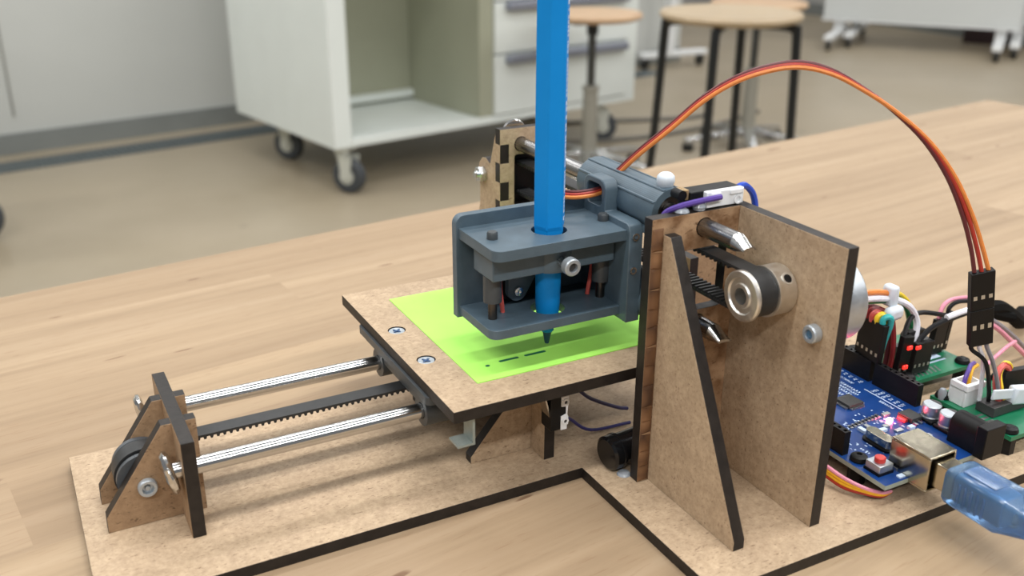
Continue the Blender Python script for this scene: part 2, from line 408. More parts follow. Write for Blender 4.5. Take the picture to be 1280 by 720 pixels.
for z0, z1, hz in ((H0+30, H0+238, H0+222), (H0+244, H0+418, H0+404), (H0+424, H0+600, H0+585), (H0+606, H1-32, H1-60)):
    d = obj('drawer', B().box(648, L-53, -6, 300, z0, z1), CAB, cab, local=True, bevel=2)
    obj('handle', B().box(690, L-70, -34, -6, hz-15, hz+15), HANDLE, d, local=True, bevel=6)
for x, y, a in ((50, 42, 0.5), (92, 555, 0.5), (L-140, 62, 0.9), (L-92, 555, 0.4)):
    c = obj('caster', B().box(x-34, x+34, y-34, y+34, H0-8, H0).cyl((x, y, H0-30), (x, y, H0-8), 24), CASTER, cab, local=True)
    ax = Vector((math.cos(a), math.sin(a), 0)); tx = Vector((-ax.y, ax.x, 0)); w0 = Vector((x, y, 0))-tx*22
    fk = B()
    for sgn in (-1, 1):
        q = w0+ax*sgn*25
        fk.hexa([tuple(q+ax*dx+tx*dy+Vector((0, 0, z))) for z, wd_ in ((46, 14), (H0-30, 26)) for dx, dy in ((-2.5, -wd_), (2.5, -wd_), (2.5, wd_), (-2.5, wd_))])
    obj('fork', fk, CASTER, c, local=True)
    obj('wheel', B().lathe([(0, -18), (30, -18), (50, -18), (57, -12), (57, 12), (50, 18), (30, 18), (0, 18)], w0+Vector((0, 0, 57)), ax, 36), TYRE, c, local=True)
    obj('hub', B().cyl(w0+Vector((0, 0, 57))-ax*21, w0+Vector((0, 0, 57))+ax*21, 26), CASTER, c, local=True)

# caster at the left picture edge
cw = thing('mobile_trolley', 'dark rubber caster of a trolley cut off by the left picture edge', 'trolley', (-600, 2900, FZ))
obj('trolley_body', B().box(-900, -300, 2680, 3120, FZ+156, FZ+820), CAB, cw, bevel=4)
for x, y in ((-250, 2800), (-300, 3040), (-860, 2740), (-860, 3060)):
    cc = obj('caster', B().lathe([(0, -18), (50, -18), (66, -10), (66, 10), (50, 18), (0, 18)], (x, y, FZ+66), (0.3, 1, 0), 36), TYRE, cw)
    obj('fork', B().box(x-28, x+28, y-24, y-20, FZ+56, FZ+150).box(x-28, x+28, y+20, y+24, FZ+56, FZ+150).box(x-54, x+30, y-40, y+40, FZ+150, FZ+156), LEGBLACK, cc)

# ------------------------------------------------------------------ stools
st = thing('four_legged_stool', 'round pale plywood stool on four black steel legs', 'stool', (1441, 1660, FZ))
hz = TABLE-90
obj('seat', B().lathe([(0, hz-16), (150, hz-16), (166, hz-10), (170, hz-2), (166, hz+5), (140, hz+4), (0, hz-1)], (0, 0, 0), (0, 0, 1), 64), PLY2, st, local=True, smooth=50)
for k in range(4):
    t = math.radians(-51)+k*math.pi/2; c, s_ = math.cos(t), math.sin(t)
    obj('leg', B().tube([(c*r, s_*r, z) for r, z in ((60, hz-22), (128, hz-23), (152, hz-30), (159, hz-50), (172, hz*0.5), (200, 6))], 11, 12, 5), LEGBLACK, st, local=True)
obj('cross_bar', B().tube([(-60, 0, hz-22), (60, 0, hz-22)], 9).tube([(0, -60, hz-22), (0, 60, hz-22)], 9), LEGBLACK, st, local=True)
def pedestal(loc, label, z, rad, twist):
    p = thing('pedestal_stool', label, 'stool', (loc[0], loc[1], FZ), 0.0, 'pedestal stools'); z += TABLE
    obj('seat', B().lathe([(0, z-22), (rad*0.86, z-22), (rad*0.97, z-15), (rad, z-6), (rad*0.97, z+2), (rad*0.8, z+3), (0, z-2)], (0, 0, 0), (0, 0, 1), 64), PLY, p, local=True, smooth=50)
    obj('seat_plate', B().box(-100, 100, -60, 60, z-30, z-22).cyl((0, 0, z-70), (0, 0, z-30), 20), LEGBLACK, p, local=True)
    obj('gas_lift', B().cyl((0, 0, 290), (0, 0, z-60), 14), DARKLIFT, p, local=True)
    obj('column', B().lathe([(0, 50), (28, 50), (26, 290), (30, 292), (30, 306), (14, 308), (0, 308)], (0, 0, 0), (0, 0, 1), 28), GASGREY, p, local=True)
    for k in range(5):
        t = twist+k*2*math.pi/5; c, s_ = math.cos(t), math.sin(t)
        f = obj('foot', B().hexa([(c*r-s_*w, s_*r+c*w, zz) for zz, dz in ((0, 0), (1, 0)) for r, w, zz in ((20, -22, 46+zz*34), (255, -13, 26+zz*22), (255, 13, 26+zz*22), (20, 22, 46+zz*34))]), CHROME, p, local=True, bevel=3)
        obj('glide', B().cyl((c*240, s_*240, 0), (c*240, s_*240, 28), 22), LEGBLACK, f, local=True)
    return p
pedestal((1677, 2644), 'wooden-seated pedestal stool on grey column in front of the cabinet drawers', -200, 167, 0.25)
pedestal((2415, 2665), 'wooden-seated pedestal stool with chrome foot behind the black-legged stool', -200, 178, 0.35)
cb = B().tube([(1700, 3090, FZ+6), (1855, 3022, FZ+6), (2020, 2984, FZ+6), (2250, 2969, FZ+6), (2580, 3027, FZ+6), (2900, 3150, FZ+6)], 9, 8)
tag(obj('floor_cable', cb, FCABLE), 'dark cable lying on the floor, nearer of two beside the cabinet', 'cable', 'cables on the floor')
cb = B().tube([(1900, 3360, FZ+6), (2190, 3275, FZ+6), (2392, 3214, FZ+6), (2560, 3180, FZ+6), (2700, 3230, FZ+6)], 10, 8)
tag(obj('floor_cable', cb, FCABLE), 'dark cable lying on the floor, farther of two beside the cabinet', 'cable', 'cables on the floor')

# ------------------------------------------------------------------ mobile whiteboards
def whiteboard(label, p0, p1, z0, foot, group='whiteboards on wheels'):
    p0, p1 = Vector(p0), Vector(p1); d = (p1-p0); L_ = d.length; a = math.atan2(d.y, d.x)
    t = thing('mobile_whiteboard', label, 'whiteboard', (p0.x, p0.y, FZ), a, group)
    obj('panel', B().box(-60, L_+60, -14, 14, z0, z0+1100), BOARDW, t, local=True, bevel=4)
    obj('panel_frame', B().box(-66, L_+66, -17, 17, z0-14, z0), FRAMEW, t, local=True)
    for x in (40, L_-40):
        g = obj('leg', B().box(x-32, x+32, 16, 58, 70, z0+900), FRAMEW, t, local=True, bevel=3)
        f = obj('foot', B().hexa([(x-28, -foot, 62), (x+28, -foot, 62), (x+28, foot, 62), (x-28, foot, 62), (x-28, -foot, 92), (x+28, -foot, 92), (x+28, foot, 92), (x-28, foot, 92)]), FRAMEW, t, local=True, bevel=5)
        for y in (-foot+34, foot-34):
            obj('caster', B().lathe([(0, -14), (26, -14), (31, -9), (31, 9), (26, 14), (0, 14)], (x, y, 31), (1, 0.25, 0), 20).box(x-14, x+14, y-14, y+14, 50, 62), LEGBLACK, f, local=True)
whiteboard('white panel on wheeled T-legs, nearest the dark maroon box', (4774, 4614), (5374, 3760), 165, 330)
whiteboard('white panel on wheeled T-legs, farther back behind its twin', (4973, 4643), (5573, 3789), 175, 330)
whiteboard('white wheeled stand between the cabinet and the black-legged stool', (3290, 4290), (3290, 5300), 1050, 225)
bx = thing('storage_box', 'dark maroon box on the floor under the white panel', 'box', (5740, 4180, FZ), math.radians(-55))
obj('box_body', B().box(-140, 140, -70, 70, 0, 200), MAROON, bx, local=True, bevel=4)
obj('lid', B().box(-146, 146, -76, 76, 200, 222), MAROON, bx, local=True, bevel=4)

# ================================================================== the drawing machine
fr = thing('plotter_frame', 'brown fibreboard frame of the drawing machine with steel rods and black cut edges', 'drawing machine', (0, 0, 0))
PL = [MDF, CHAR]
base_poly = [(-151, 0), (0, 0), (0, -70.6), (172, -70.6), (172, 132), (20, 132), (20, 85.2), (-151, 85.2)]
obj('base_board', B().prism(base_poly, 'z', 0, 4, mi=0, side=1), PL, fr, bevel=0.15)

# left end: cross plate, two gussets, idler wheel
ib = obj('cross_plate', B().prism([(20, 4), (69.4, 4), (69.4, 36.2), (20, 36.2)], 'x', -122.6, -118.6, [circ(25.5, 25, 2.7), circ(65, 25, 2.7), [(40, 14), (49, 14), (49, 30), (40, 30)]], 0, 1), [MDF_DARK, CHAR], fr, bevel=0.2)
g_poly = [(-144.4, 4), (-115.5, 4), (-115.5, 35.9), (-125.6, 35.9), (-144.2, 9.4)]
for y in (34.1, 50.7):
    obj('gusset', B().prism(g_poly, 'y', y, y+4, [circ(-131.8, 17.1, 1.5)], 0, 1), [MDF_DARK, CHAR], fr, bevel=0.2)
wb = B().lathe([(1.6, 0), (8.0, 0), (8.0, 1.6), (6.9, 2.2), (6.9, 9.6), (8.0, 10.2), (8.0, 11.8), (1.6, 11.8), (1.6, 0)], (-131.8, 38.5, 17.1), (0, 1, 0), 40)
obj('idler_wheel', wb, IDLER, fr)
ab = obj('axle_bolt', B().lathe([(0, 0), (2.4, 0), (2.85, 0.4), (2.85, 1.8), (2.6, 2.2), (1.75, 2.2), (1.6, 0.9), (0.9, 0.9), (0.7, 1.7), (0, 1.9)], (-131.8, 34.0, 17.1), (0, -1, 0), 28), ZINC_MATT, fr)
obj('shank', B().cyl((-131.8, 34.0, 17.1), (-131.8, 58, 17.1), 1.4), ZINC, ab)
for y, x0 in ((25.5, -124.9), (65, -126.4)):
    rod = obj('guide_rod', B().cyl((x0, y, 25), (-1, y, 25), 2.6, seg=32), STEELX, fr, label='bright steel rod running left to right')
    hb = B().lathe([(0, 0), (5.2, 0), (6.4, 0.5), (6.8, 1.4), (6.0, 2.3), (3.4, 2.8), (0, 3.0)], (x0+0.3, y, 25), (-1, 0, -0.2), 28)
    for v in hb.bm.verts: v.co += Vector((random.uniform(-.12, .12), random.uniform(-.15, .15), random.uniform(-.15, .15)))
    obj('rod_head', hb, STEEL, rod)
# belt along X: smooth outer band, toothed inside
def belt_loop(axis, o, l0, l1, zc, r, w, teeth_from, teeth_to, parent, label, lower=True):
    """closed belt round two pulleys at l0 and l1 along AXIS ('x' or 'y'), centred on o across, pitch radius r"""
    t = 0.8; n = 20; pts = []
    for k in range(n+1): a = math.pi/2+math.pi*k/n; pts.append((l0+math.cos(a), l0, a))
    outer, inner = [], []
    for k in range(n+1): a = math.pi/2+math.pi*k/n; outer.append((l0+(r+t)*math.cos(a), zc+(r+t)*math.sin(a))); inner.append((l0+r*math.cos(a), zc+r*math.sin(a)))
    for k in range(n+1): a = -math.pi/2+math.pi*k/n; outer.append((l1+(r+t)*math.cos(a), zc+(r+t)*math.sin(a))); inner.append((l1+r*math.cos(a), zc+r*math.sin(a)))
    b = B(); pl = 'y' if axis == 'x' else 'x'
    if lower: b.prism(outer, pl, o-w/2, o+w/2, [inner])
    else: b.prism(outer[:15]+inner[14::-1]+[inner[-1], outer[-1]] if False else [outer[-1]]+outer[:16]+inner[15::-1]+[inner[-1]], pl, o-w/2, o+w/2)
    bo = obj('drive_belt', b, RUBBER, parent, label=label)
    tb = B(); x = teeth_from
    while x < teeth_to:
        for zz, sg in ((zc+r, -1), (zc-r, 1))[:2 if lower else 1]:
            q = [(x, zz+0.05*sg), (x+1.15, zz+0.05*sg), (x+0.9, zz+0.85*sg), (x+0.25, zz+0.85*sg)]
            lo = [(p[0], o-w/2, p[1]) if axis == 'x' else (o-w/2, p[0], p[1]) for p in q]; hi = [(p[0], o+w/2, p[1]) if axis == 'x' else (o+w/2, p[0], p[1]) for p in q]
            tb.hexa(lo+hi)
        x += 2.0
    tag(obj('belt_teeth', tb, RUBBER, bo), kind='stuff')
belt_loop('x', 44.4, -131.8, 8, 17.1, 7.6, 6, -117, 4, fr, 'black toothed belt between the two left-right rods', False)
obj('drive_pulley', B().lathe([(1.5, 0), (9, 0), (9, 1), (7.8, 1.4), (7.8, 7.6), (9, 8), (9, 9), (1.5, 9), (1.5, 0)], (8, 39.9, 17.1), (0, 1, 0), 32), ALU, fr)
# right end plate of the left-right axis, under the platform
obj('end_plate', B().prism([(10, 4), (80, 4), (80, 32), (10, 32)], 'x', -9, -5, [circ(25.5, 25, 2.7), circ(65, 25, 2.7), [(36, 6), (53, 6), (53, 30), (36, 30)]], 0, 1), PL, fr, bevel=0.15)
for y in (19, 66):
    obj('gusset', B().prism([(-32, 4), (-9, 4), (-9, 31), (-11.5, 31), (-32, 6.5)], 'y', y, y+4, (), 0, 1), PL, fr, bevel=0.15)

mb = obj('motor_bracket', B().prism([(40, 4), (48, 4), (48, 53), (40, 53)], 'x', 71, 75, (), 0, 1), [MDF_DARK, CHAR], fr, bevel=0.15)
obj('cross_plate', B().prism([(71, 4), (104, 4), (104, 53), (71, 53)], 'y', 48, 52, (), 0, 1), [MDF_DARK, CHAR], mb, bevel=0.15)
obj('dark_interior_fill', B().box(26, 42.8, 106, 110, 60, 87), BLACK, fr, bevel=0.4)  # black block added to paint the shaded interior behind the rear plate opening

# right uprights: front plate, slanted gusset, tall motor plate
win = rrect(20.6, 39.8, 61.5, 82, 2, 3)
fp = obj('front_plate', B().prism([(11.2, 4), (43.8, 4), (43.8, 93.6), (11.2, 93.6)], 'y', -15.7, -11.7, [circ(30.5, 88.6, 3.0), circ(30.5, 57, 3.0), win], 0, 1), [MDF_STAIN, CHAR], fr, bevel=0.15)
sc = B(); random.seed(3)
zz = 4.4
while zz < 90:
    h = random.uniform(4.5, 7.5); q = random.uniform(-0.6, 0.6)
    sc._add([(11.3, -15.72, zz), (15.3, -15.72, zz+q), (15.3, -15.72, min(92, zz+h+q)), (11.3, -15.72, min(92, zz+h)), (12.0, -16.15, zz+0.6), (14.7, -16.15, zz+0.6+q), (14.6, -16.1, zz+h-0.9+q), (12.0, -16.15, zz+h-0.9)],
            [(4, 5, 6, 7), (0, 1, 5, 4), (1, 2, 6, 5), (2, 3, 7, 6), (3, 0, 4, 7)])
    zz += h
obj('scorched_strip', sc, SCALLOP, fp, label='brown scalloped scorched strip')
gus = [(-15.7, 4), (-58.7, 4), (-58.7, 7.2), (-19.2, 88.6), (-15.7, 88.6)]
obj('gusset', B().prism(gus, 'x', 15.4, 19.4, (), 0, 1), PL, fr, bevel=0.2, label='tall triangular gusset with a slanted black edge')
obj('motor_plate', B().prism([(-60, 4), (-11.7, 4), (-11.7, 93.6), (-60, 93.6)], 'x', 43.8, 47.8, [circ(-36.5, 74, 3.2), circ(-52.5, 65.8, 1.2)], 0, 1), PL, fr, bevel=0.2, label='tall rectangular fibreboard plate carrying the aluminium pulley')
sb = B().lathe([(0, 0), (2.4, 0), (2.75, 0.4), (2.75, 2.6), (2.4, 3.0), (1.5, 3.0), (1.3, 1.4), (0, 1.4)], (43.8, -52.5, 65.8), (-1, 0, 0), 28)
ms = obj('mounting_screw', sb, ZINC_MATT, fr)
obj('hex_recess', B().cyl((42.6, -52.5, 65.8), (41.3, -52.5, 65.8), 1.35, seg=6), simple('blue_hex_recess', lin(90, 128, 160), 0.4, 0.5), ms)
# rear bracket with finger joints
seg = [95.2, 89.0, 81.4, 73.6, 66.0, 58.2, 50.4, 42.6, 34.8, 27, 19.2, 11.4, 4]
pp = [(47.5, 4), (47.5, 95.2)]
for i in range(12):
    x = 21 if i % 2 == 0 else 25
    pp += [(x, seg[i]), (x, seg[i+1])]
rp = obj('rear_plate', B().prism(pp, 'y', 101, 105, [circ(30.5, 88.6, 3.0), circ(30.5, 57, 3.0), rrect(27.5, 41, 63.5, 84.5, 1, 2)], 0, 1), PL, fr, bevel=0.12, label='upright fibreboard plate with black finger joints at the back')
for x0 in (21, 43.5):
    sp = [(130, 4)]
    for i in range(11, -1, -1):
        y = 105.05 if i % 2 == 0 else 101
        if x0 > 30: y = 105.05
        sp += [(y, seg[i+1]), (y, seg[i])] if i > 0 else [(105.05, seg[1]), (105.05, 93)]
    sp += [(108.6, 83), (110, 79.4), (113.6, 81.2), (117, 80.6), (119.6, 78), (120.4, 74), (119.2, 68), (119.4, 60), (122, 50), (127, 26)]
    obj('side_plate', B().prism(sp, 'x', x0, x0+4, [circ(115.5, 74, 1.5)], 0, 1), PL, fr, bevel=0.12)
rw = B().lathe([(1.6, 0), (8.2, 0), (8.2, 1.2), (6.2, 1.8), (6.2, 8.2), (8.2, 8.8), (8.2, 10), (1.6, 10), (1.6, 0)], (29, 115.5, 74), (1, 0, 0), 32)
obj('idler_wheel', rw, IDLER, fr)
nut = obj('axle_bolt', B().cyl((18, 115.5, 74), (20.9, 115.5, 74), 3.4, seg=6), ZINC, fr, bevel=0.2)
obj('shank', B().cyl((16.6, 115.5, 74), (49, 115.5, 74), 1.45), ZINC, nut)
# front-back rods with cut wedge tips
for z, ytip in ((88.6, -38), (57, -31)):
    rb = B().cyl((30.5, ytip+7, z), (30.5, 106.5, z), 2.85, seg=32)
    rod = obj('guide_rod', rb, STEELY, fr, label='steel rod running front to back with a chisel-cut tip')
    tb = B(); ring = []; 
    n = 20
    for k in range(n):
        a = 2*math.pi*k/n; ring.append((30.5+2.85*math.cos(a), ytip+7, z+2.85*math.sin(a)))
    tipv = [(30.5+2.5*math.cos(a), ytip+1.2+1.2*abs(math.sin(a)), z-0.9+0.55*math.sin(a)) for a in [2*math.pi*k/n for k in range(n)]]
    vs = tb._add(ring+tipv, [(k, (k+1) % n, n+(k+1) % n, n+k) for k in range(n)]+[tuple(range(2*n-1, n-1, -1))])
    obj('wedge_tip', tb, STEELX, rod, smooth=25)
    if z > 80: obj('rod_head', B().lathe([(0, 0), (5.2, 0), (5.6, 0.8), (4.6, 2.4), (0, 3.2)], (30.5, 106.6, z+3.2), (0, 1, 0), 24), STEEL, rod)
belt_loop('y', 33.6, -36.5, 115.5, 74, 6.2, 6, -28, 106, fr, 'black toothed belt between the front-back rods')
# aluminium pulley on the motor shaft
pu = obj('drive_pulley', B().lathe([(2.5, 0), (3.6, 0), (3.9, 0.5), (5.2, 0.5), (5.6, 0), (7.2, 0), (7.7, 0.4), (7.7, 1.2), (6.3, 1.4), (6.1, 1.4), (6.1, 8.0), (6.3, 8.0), (7.7, 8.2), (7.7, 9.0), (7.6, 9.2), (7.6, 14.6), (7.2, 15), (2.5, 15), (2.5, 0)], (28.6, -36.5, 74), (1, 0, 0), 56), ALU, fr, label='shiny aluminium pulley with a flange and set screw hole')
obj('shaft', B().cyl((36, -36.5, 74), (60, -36.5, 74), 2.45), DARKSTEEL, pu)
sd = Vector((0, -0.72, 0.69)); so = Vector((40.7, -36.5, 74))+sd*7.64
obj('set_screw', B().ring(so-sd*1.0, so+sd*0.12, 1.35, 1.85, 24, 0).cyl(so-sd*0.6, so+sd*0.06, 1.36, seg=24, mi=1), [ALU, BLACK], pu)

# ------------------------------------------------------------------ sliding platform
bd = thing('drawing_bed', 'square fibreboard platform with two flush screws, sliding on the steel rods', 'platform', (-48.7, -5.2, 36))
BX0, BX1, BY0, BY1 = -48.7, 51, -5.2, 96.4
sh = [(-42, 57.1), (-42, 31.1)]
obj('bed_plate', B().prism([(BX0, BY0), (BX1, BY0), (BX1, BY1), (BX0, BY1)], 'z', 36, 40, [circ(x, y, 3.1, 20) for x, y in sh], 0, 1), PL, bd, bevel=0.15)
for x, y in sh:
    s1 = obj('flush_screw', B().lathe([(0, 39.2), (0.6, 39.5), (2.4, 39.75), (2.75, 39.7), (2.9, 39.2), (1.2, 37), (0, 37)], (x, y, 0), (0, 0, 1), 28), ZINC_MATT, bd)
    cr = B().box(x-1.5, x+1.5, y-.28, y+.28, 39.3, 39.86, rz=0.6).box(x-1.5, x+1.5, y-.28, y+.28, 39.3, 39.85, rz=0.6+math.pi/2)
    obj('cross_recess', cr, simple('screw_recess', lin(60, 90, 130), 0.4, 0.5), s1)
carr = B().prism(rrect(-49.6, 50, 13, 76.5, 2), 'z', 33.2, 36).box(-46.2, -43, 30, 60.5, 26.5, 33.2)
obj('carriage', carr, GREYD, bd, bevel=0.4)
for y in (25.5, 65):
    obj('bearing_boss', B().ring((-46.6, y, 25), (-34, y, 25), 2.8, 5.2).box(-46.2, -34, y-3.6, y+3.6, 29.4, 33.3), GREYD, bd, label='dark grey bearing boss round a rod')
br = B().prism([(-43.6, 36), (-41.0, 36), (-41.0, 26.2), (-46.8, 26.2), (-46.8, 26.9), (-41.8, 26.9), (-41.8, 35.2), (-43.6, 35.2)], 'y', -3.5, 3.0)
obj('switch_bracket', br, simple('dull_grey_steel', lin(150, 160, 156), 0.4, 0.4), bd, label='small bent steel angle hanging under the front edge')

note = thing('sticky_note', 'lime green square of paper with a few blue-green dashes', 'paper', (-34.5, 8.3, 40))
obj('sheet', B().box(-34.5, 41.5, 8.0, 83.6, 40.02, 40.32), PAPER, note)
def dash(x0, x1, y, r):
    p = []
    for k in range(9): a = math.pi/2+math.pi*k/8; p.append((x0+r*math.cos(a), y+r*math.sin(a)))
    for k in range(9): a = -math.pi/2+math.pi*k/8; p.append((x1+r*math.cos(a), y+r*math.sin(a)))
    return B().prism(p, 'z', 40.3, 40.36)
for x0, x1 in ((-26.6, -26.3), (-21.2, -15.2), (-11.8, -5.0)):
    obj('ink_dash', dash(x0, x1, 18.2 if x0 > -25 else 17.2, 0.62), INK, note)

# ------------------------------------------------------------------ pen carriage
pc = thing('pen_carriage', 'grey plastic pen holder box riding on the front-back rods', 'pen holder', (-3.4, 19.2, 51))
GX = [GREY]
obj('back_wall', B().prism(rrect(-29.5, 18.6, 51.6, 86.6, 3, 5, (0, 0, 1, 0)), 'y', 33.2, 36.4), GREY, pc, bevel=0.5)
hole = circ(-3.4, 19.2, 5.7, 36)
obj('top_shelf', B().prism(rrect(-28.6, 18.6, 7.4, 33.3, 3.2, 6, (0, 0, 0, 1)), 'z', 79.0, 82.5, [hole]), GREY, pc, bevel=0.4)
obj('bottom_shelf', B().prism(rrect(-28.6, 18.6, 9.4, 33.3, 3.2, 6, (0, 0, 0, 1)), 'z', 52.6, 55.6, [circ(-3.4, 19.2, 5.7, 36)]), GREY, pc, bevel=0.4)
side = rrect(5.6, 46, 50.8, 84.8, 2.6, 5, (0, 1, 1, 0))
side = [(46, 50.8), (46, 84.8), (34, 84.8), (34, 92.2), (33.4, 93.6), (32.2, 94.6), (30.8, 95), (24, 95), (22.4, 94.5), (21.2, 93.2), (20.8, 91.8), (20.8, 84.8), (8.4, 84.8), (6.6, 84.1), (5.8, 82.4), (5.6, 50.8)]
obj('side_wall', B().prism(side, 'x', 18.4, 23.6, [rrect(23.0, 31.8, 85.8, 93, 2, 4)]), GREY, pc, bevel=0.4, label='grey side wall with a cable window on top')
for x, z in ((20.6, 80.4), (20.2, 69)):
    obj('side_screw', B().ring((x, 5.62, z), (x, 5.2, z), 0.7, 1.3, 16), ZINC, pc)
for x in (-23.5, 17.0):
    pn = obj('guide_pin', B().cyl((x, 19.4, 54.2), (x, 19.4, 83.6), 1.5, seg=20), DARKSTEEL, pc, label='dark steel guide pin through the shelves')
    obj('pin_cap', B().lathe([(0, 82.5), (1.75, 82.5), (1.75, 84.4), (1.4, 84.9), (0, 84.9)], (x, 19.4, 0), (0, 0, 1), 20), GREYD, pn)
sl = B().prism([(-26.4, 13.2), (18.0, 13.2), (18.0, 27), (-26.4, 27)], 'z', 70.4, 77.6, [circ(-3.4, 19.2, 5.2, 32)])
block = obj('slider_block', sl, GREY, pc, bevel=0.4, label='grey sliding block that clamps the pen')
bo = [(-3.4+7.8*math.cos(math.radians(a)), 19.2+7.8*math.sin(math.radians(a))) for a in range(222, 319, 8)]
obj('clamp_boss', B().prism([(-9.3, 14.2)]+bo+[(2.5, 14.2)], 'z', 70.4, 78.2, ()), GREY, block, bevel=0.3)
for x in (-23.5, 17.0):
    obj('sleeve', B().ring((x, 19.4, 61.6), (x, 19.4, 70.5), 1.55, 3.0), GREYD, block)
cs = obj('clamp_screw', B().cyl((-3.4, 12, 74.6), (-3.4, 6.6, 74.6), 1.5), ZINC, pc)
obj('screw_head', B().lathe([(0, 0), (2.5, 0), (2.85, 0.3), (2.85, 2.7), (2.5, 3.1), (1.55, 3.1), (1.35, 1.4), (0, 1.4)], (-3.4, 6.8, 74.6), (0, -1, 0), 28), ZINC_MATT, cs)
obj('hex_recess', B().cyl((-3.4, 5.6, 74.6), (-3.4, 4.6, 74.6), 1.3, seg=6), CHIP, cs)
hn = obj('servo_horn', B().prism([(-14.6, 62)]+[(-11.2+3.5*math.cos(math.radians(a)), 60.6+3.5*math.sin(math.radians(a))) for a in range(185, 330, 12)]+[(-4.5, 65), (-4.5, 68), (-14.6, 68)], 'y', 25.4, 28), GREY, pc, bevel=0.3)
obj('horn_screw', B().lathe([(0, 0), (1.5, 0), (1.5, 1.0), (0.7, 1.2), (0, 0.9)], (-11.2, 25.4, 60.6), (0, -1, 0), 18), ZINC, hn)
obj('servo_body', B().box(-18, 5, 28.2, 33.3, 57, 69), BLACK, pc, bevel=0.4)
obj('rubber_band', B().tube([(-19.4, 22.4, 70.2), (-19.2, 22.4, 64), (-18.3, 22.4, 55.6)], 0.75), WSALM, pc, label='red rubber strand on the left')
obj('rubber_band', B().tube([(16.6, 23.6, 70.2), (15.6, 23.4, 63), (14.2, 23, 55.6)], 0.75), WSALM, pc, label='red rubber strand on the right')
for z in (88.6, 57):
    r_o = 7.6
    bh = obj('bearing_housing', B().ring((30.5, 1.0, z), (30.5, 46, z), 5.2, r_o, 40).box(23.4, 31, 2, 46, z-7.2, z-5.3) if z > 80 else B().ring((30.5, 1.0, z), (30.5, 46, z), 5.2, r_o, 40), GREY, pc, label='ribbed grey cylinder round the %s rod' % ('upper' if z > 80 else 'lower'))
    obj('bearing', B().ring((30.5, 2.2, z), (30.5, 45, z), 3.0, 5.15, 32), DARKSTEEL, bh)
rb = B()
for a in (70, 112, 150):
    c_, s_ = math.cos(math.radians(a)), math.sin(math.radians(a))
    rb.cyl((30.5+7.5*c_, 1.2, 88.6+7.5*s_), (30.5+7.5*c_, 45.8, 88.6+7.5*s_), 0.55, seg=8)
obj('ribs', rb, GREY, pc)
obj('nylon_stud', B().lathe([(0, 0), (2.4, 0.2), (2.6, 1.2), (2.9, 2.0), (2.8, 3.6), (2.0, 4.5), (0, 4.8)], (30.9, 5.4, 95.6), (-0.1, -0.1, 1), 18), MILKY, pc, label='milky white nylon stud on the cylinder', smooth=60)

# ------------------------------------------------------------------ marker pen
pen = thing('marker_pen', 'upright bright blue faceted felt-tip pen in the grey holder', 'pen', (-3.4, 19.2, 42.6))
hx = math.radians(51.8)
barrel = B().lathe([(0, 81.2), (4.75, 81.2), (4.95, 81.6), (4.95, 83.2), (5.0, 83.4), (5.25, 84.5), (5.25, 196), (4.6, 198), (0, 198)], (-3.4, 19.2, 0), (0, 0, 1), 6, phase=hx)
bmesh.ops.bevel(barrel.bm, geom=[e for e in barrel.bm.edges if abs(e.verts[0].co.z-e.verts[1].co.z) > 0.2], offset=0.45, segments=2, affect='EDGES', profile=0.5)
obj('barrel', barrel, PEN, pen, smooth=9)
pt_ = B(); fa = math.radians(321.8); fn = Vector((math.cos(fa), math.sin(fa), 0)); ft = Vector((-fn.y, fn.x, 0)); zz = 86.0
while zz < 176:
    h = random.uniform(0.5, 1.5)
    for o_ in (-0.9, 0.35):
        q = Vector((-3.4, 19.2, 0))+fn*(5.25*math.cos(math.pi/6)+0.015); w_ = random.uniform(0.45, 0.9)
        e_ = [q+ft*o_, q+ft*(o_+w_)]
        pt_.hexa([tuple(e_[i]+fn*d_+Vector((0, 0, z_))) for d_ in (0, 0.03) for i, z_ in ((0, zz), (1, zz), (1, zz+h), (0, zz+h))])
    zz += h+random.choice((0.35, 0.35, 0.4, 1.3))
tag(obj('printed_text', pt_, PRINT, pen), kind='stuff')
obj('front_section', B().lathe([(0, 53), (3.0, 53), (3.7, 53.6), (4.05, 58), (4.15, 66), (4.15, 81.3), (0, 81.3)], (-3.4, 19.2, 0), (0, 0, 1), 40), PEN, pen)
obj('tip_holder', B().lathe([(0, 47.2), (1.9, 47.2), (2.2, 47.6), (2.35, 53.2), (0, 53.2)], (-3.4, 19.2, 0), (0, 0, 1), 28), PEN, pen)
obj('nib', B().lathe([(0, 42.6), (0.55, 42.65), (0.8, 43.1), (1.55, 47.3), (0, 47.3)], (-3.4, 19.2, 0), (0, 0, 1), 20), PEN_DARK, pen, label='dark blue felt nib')

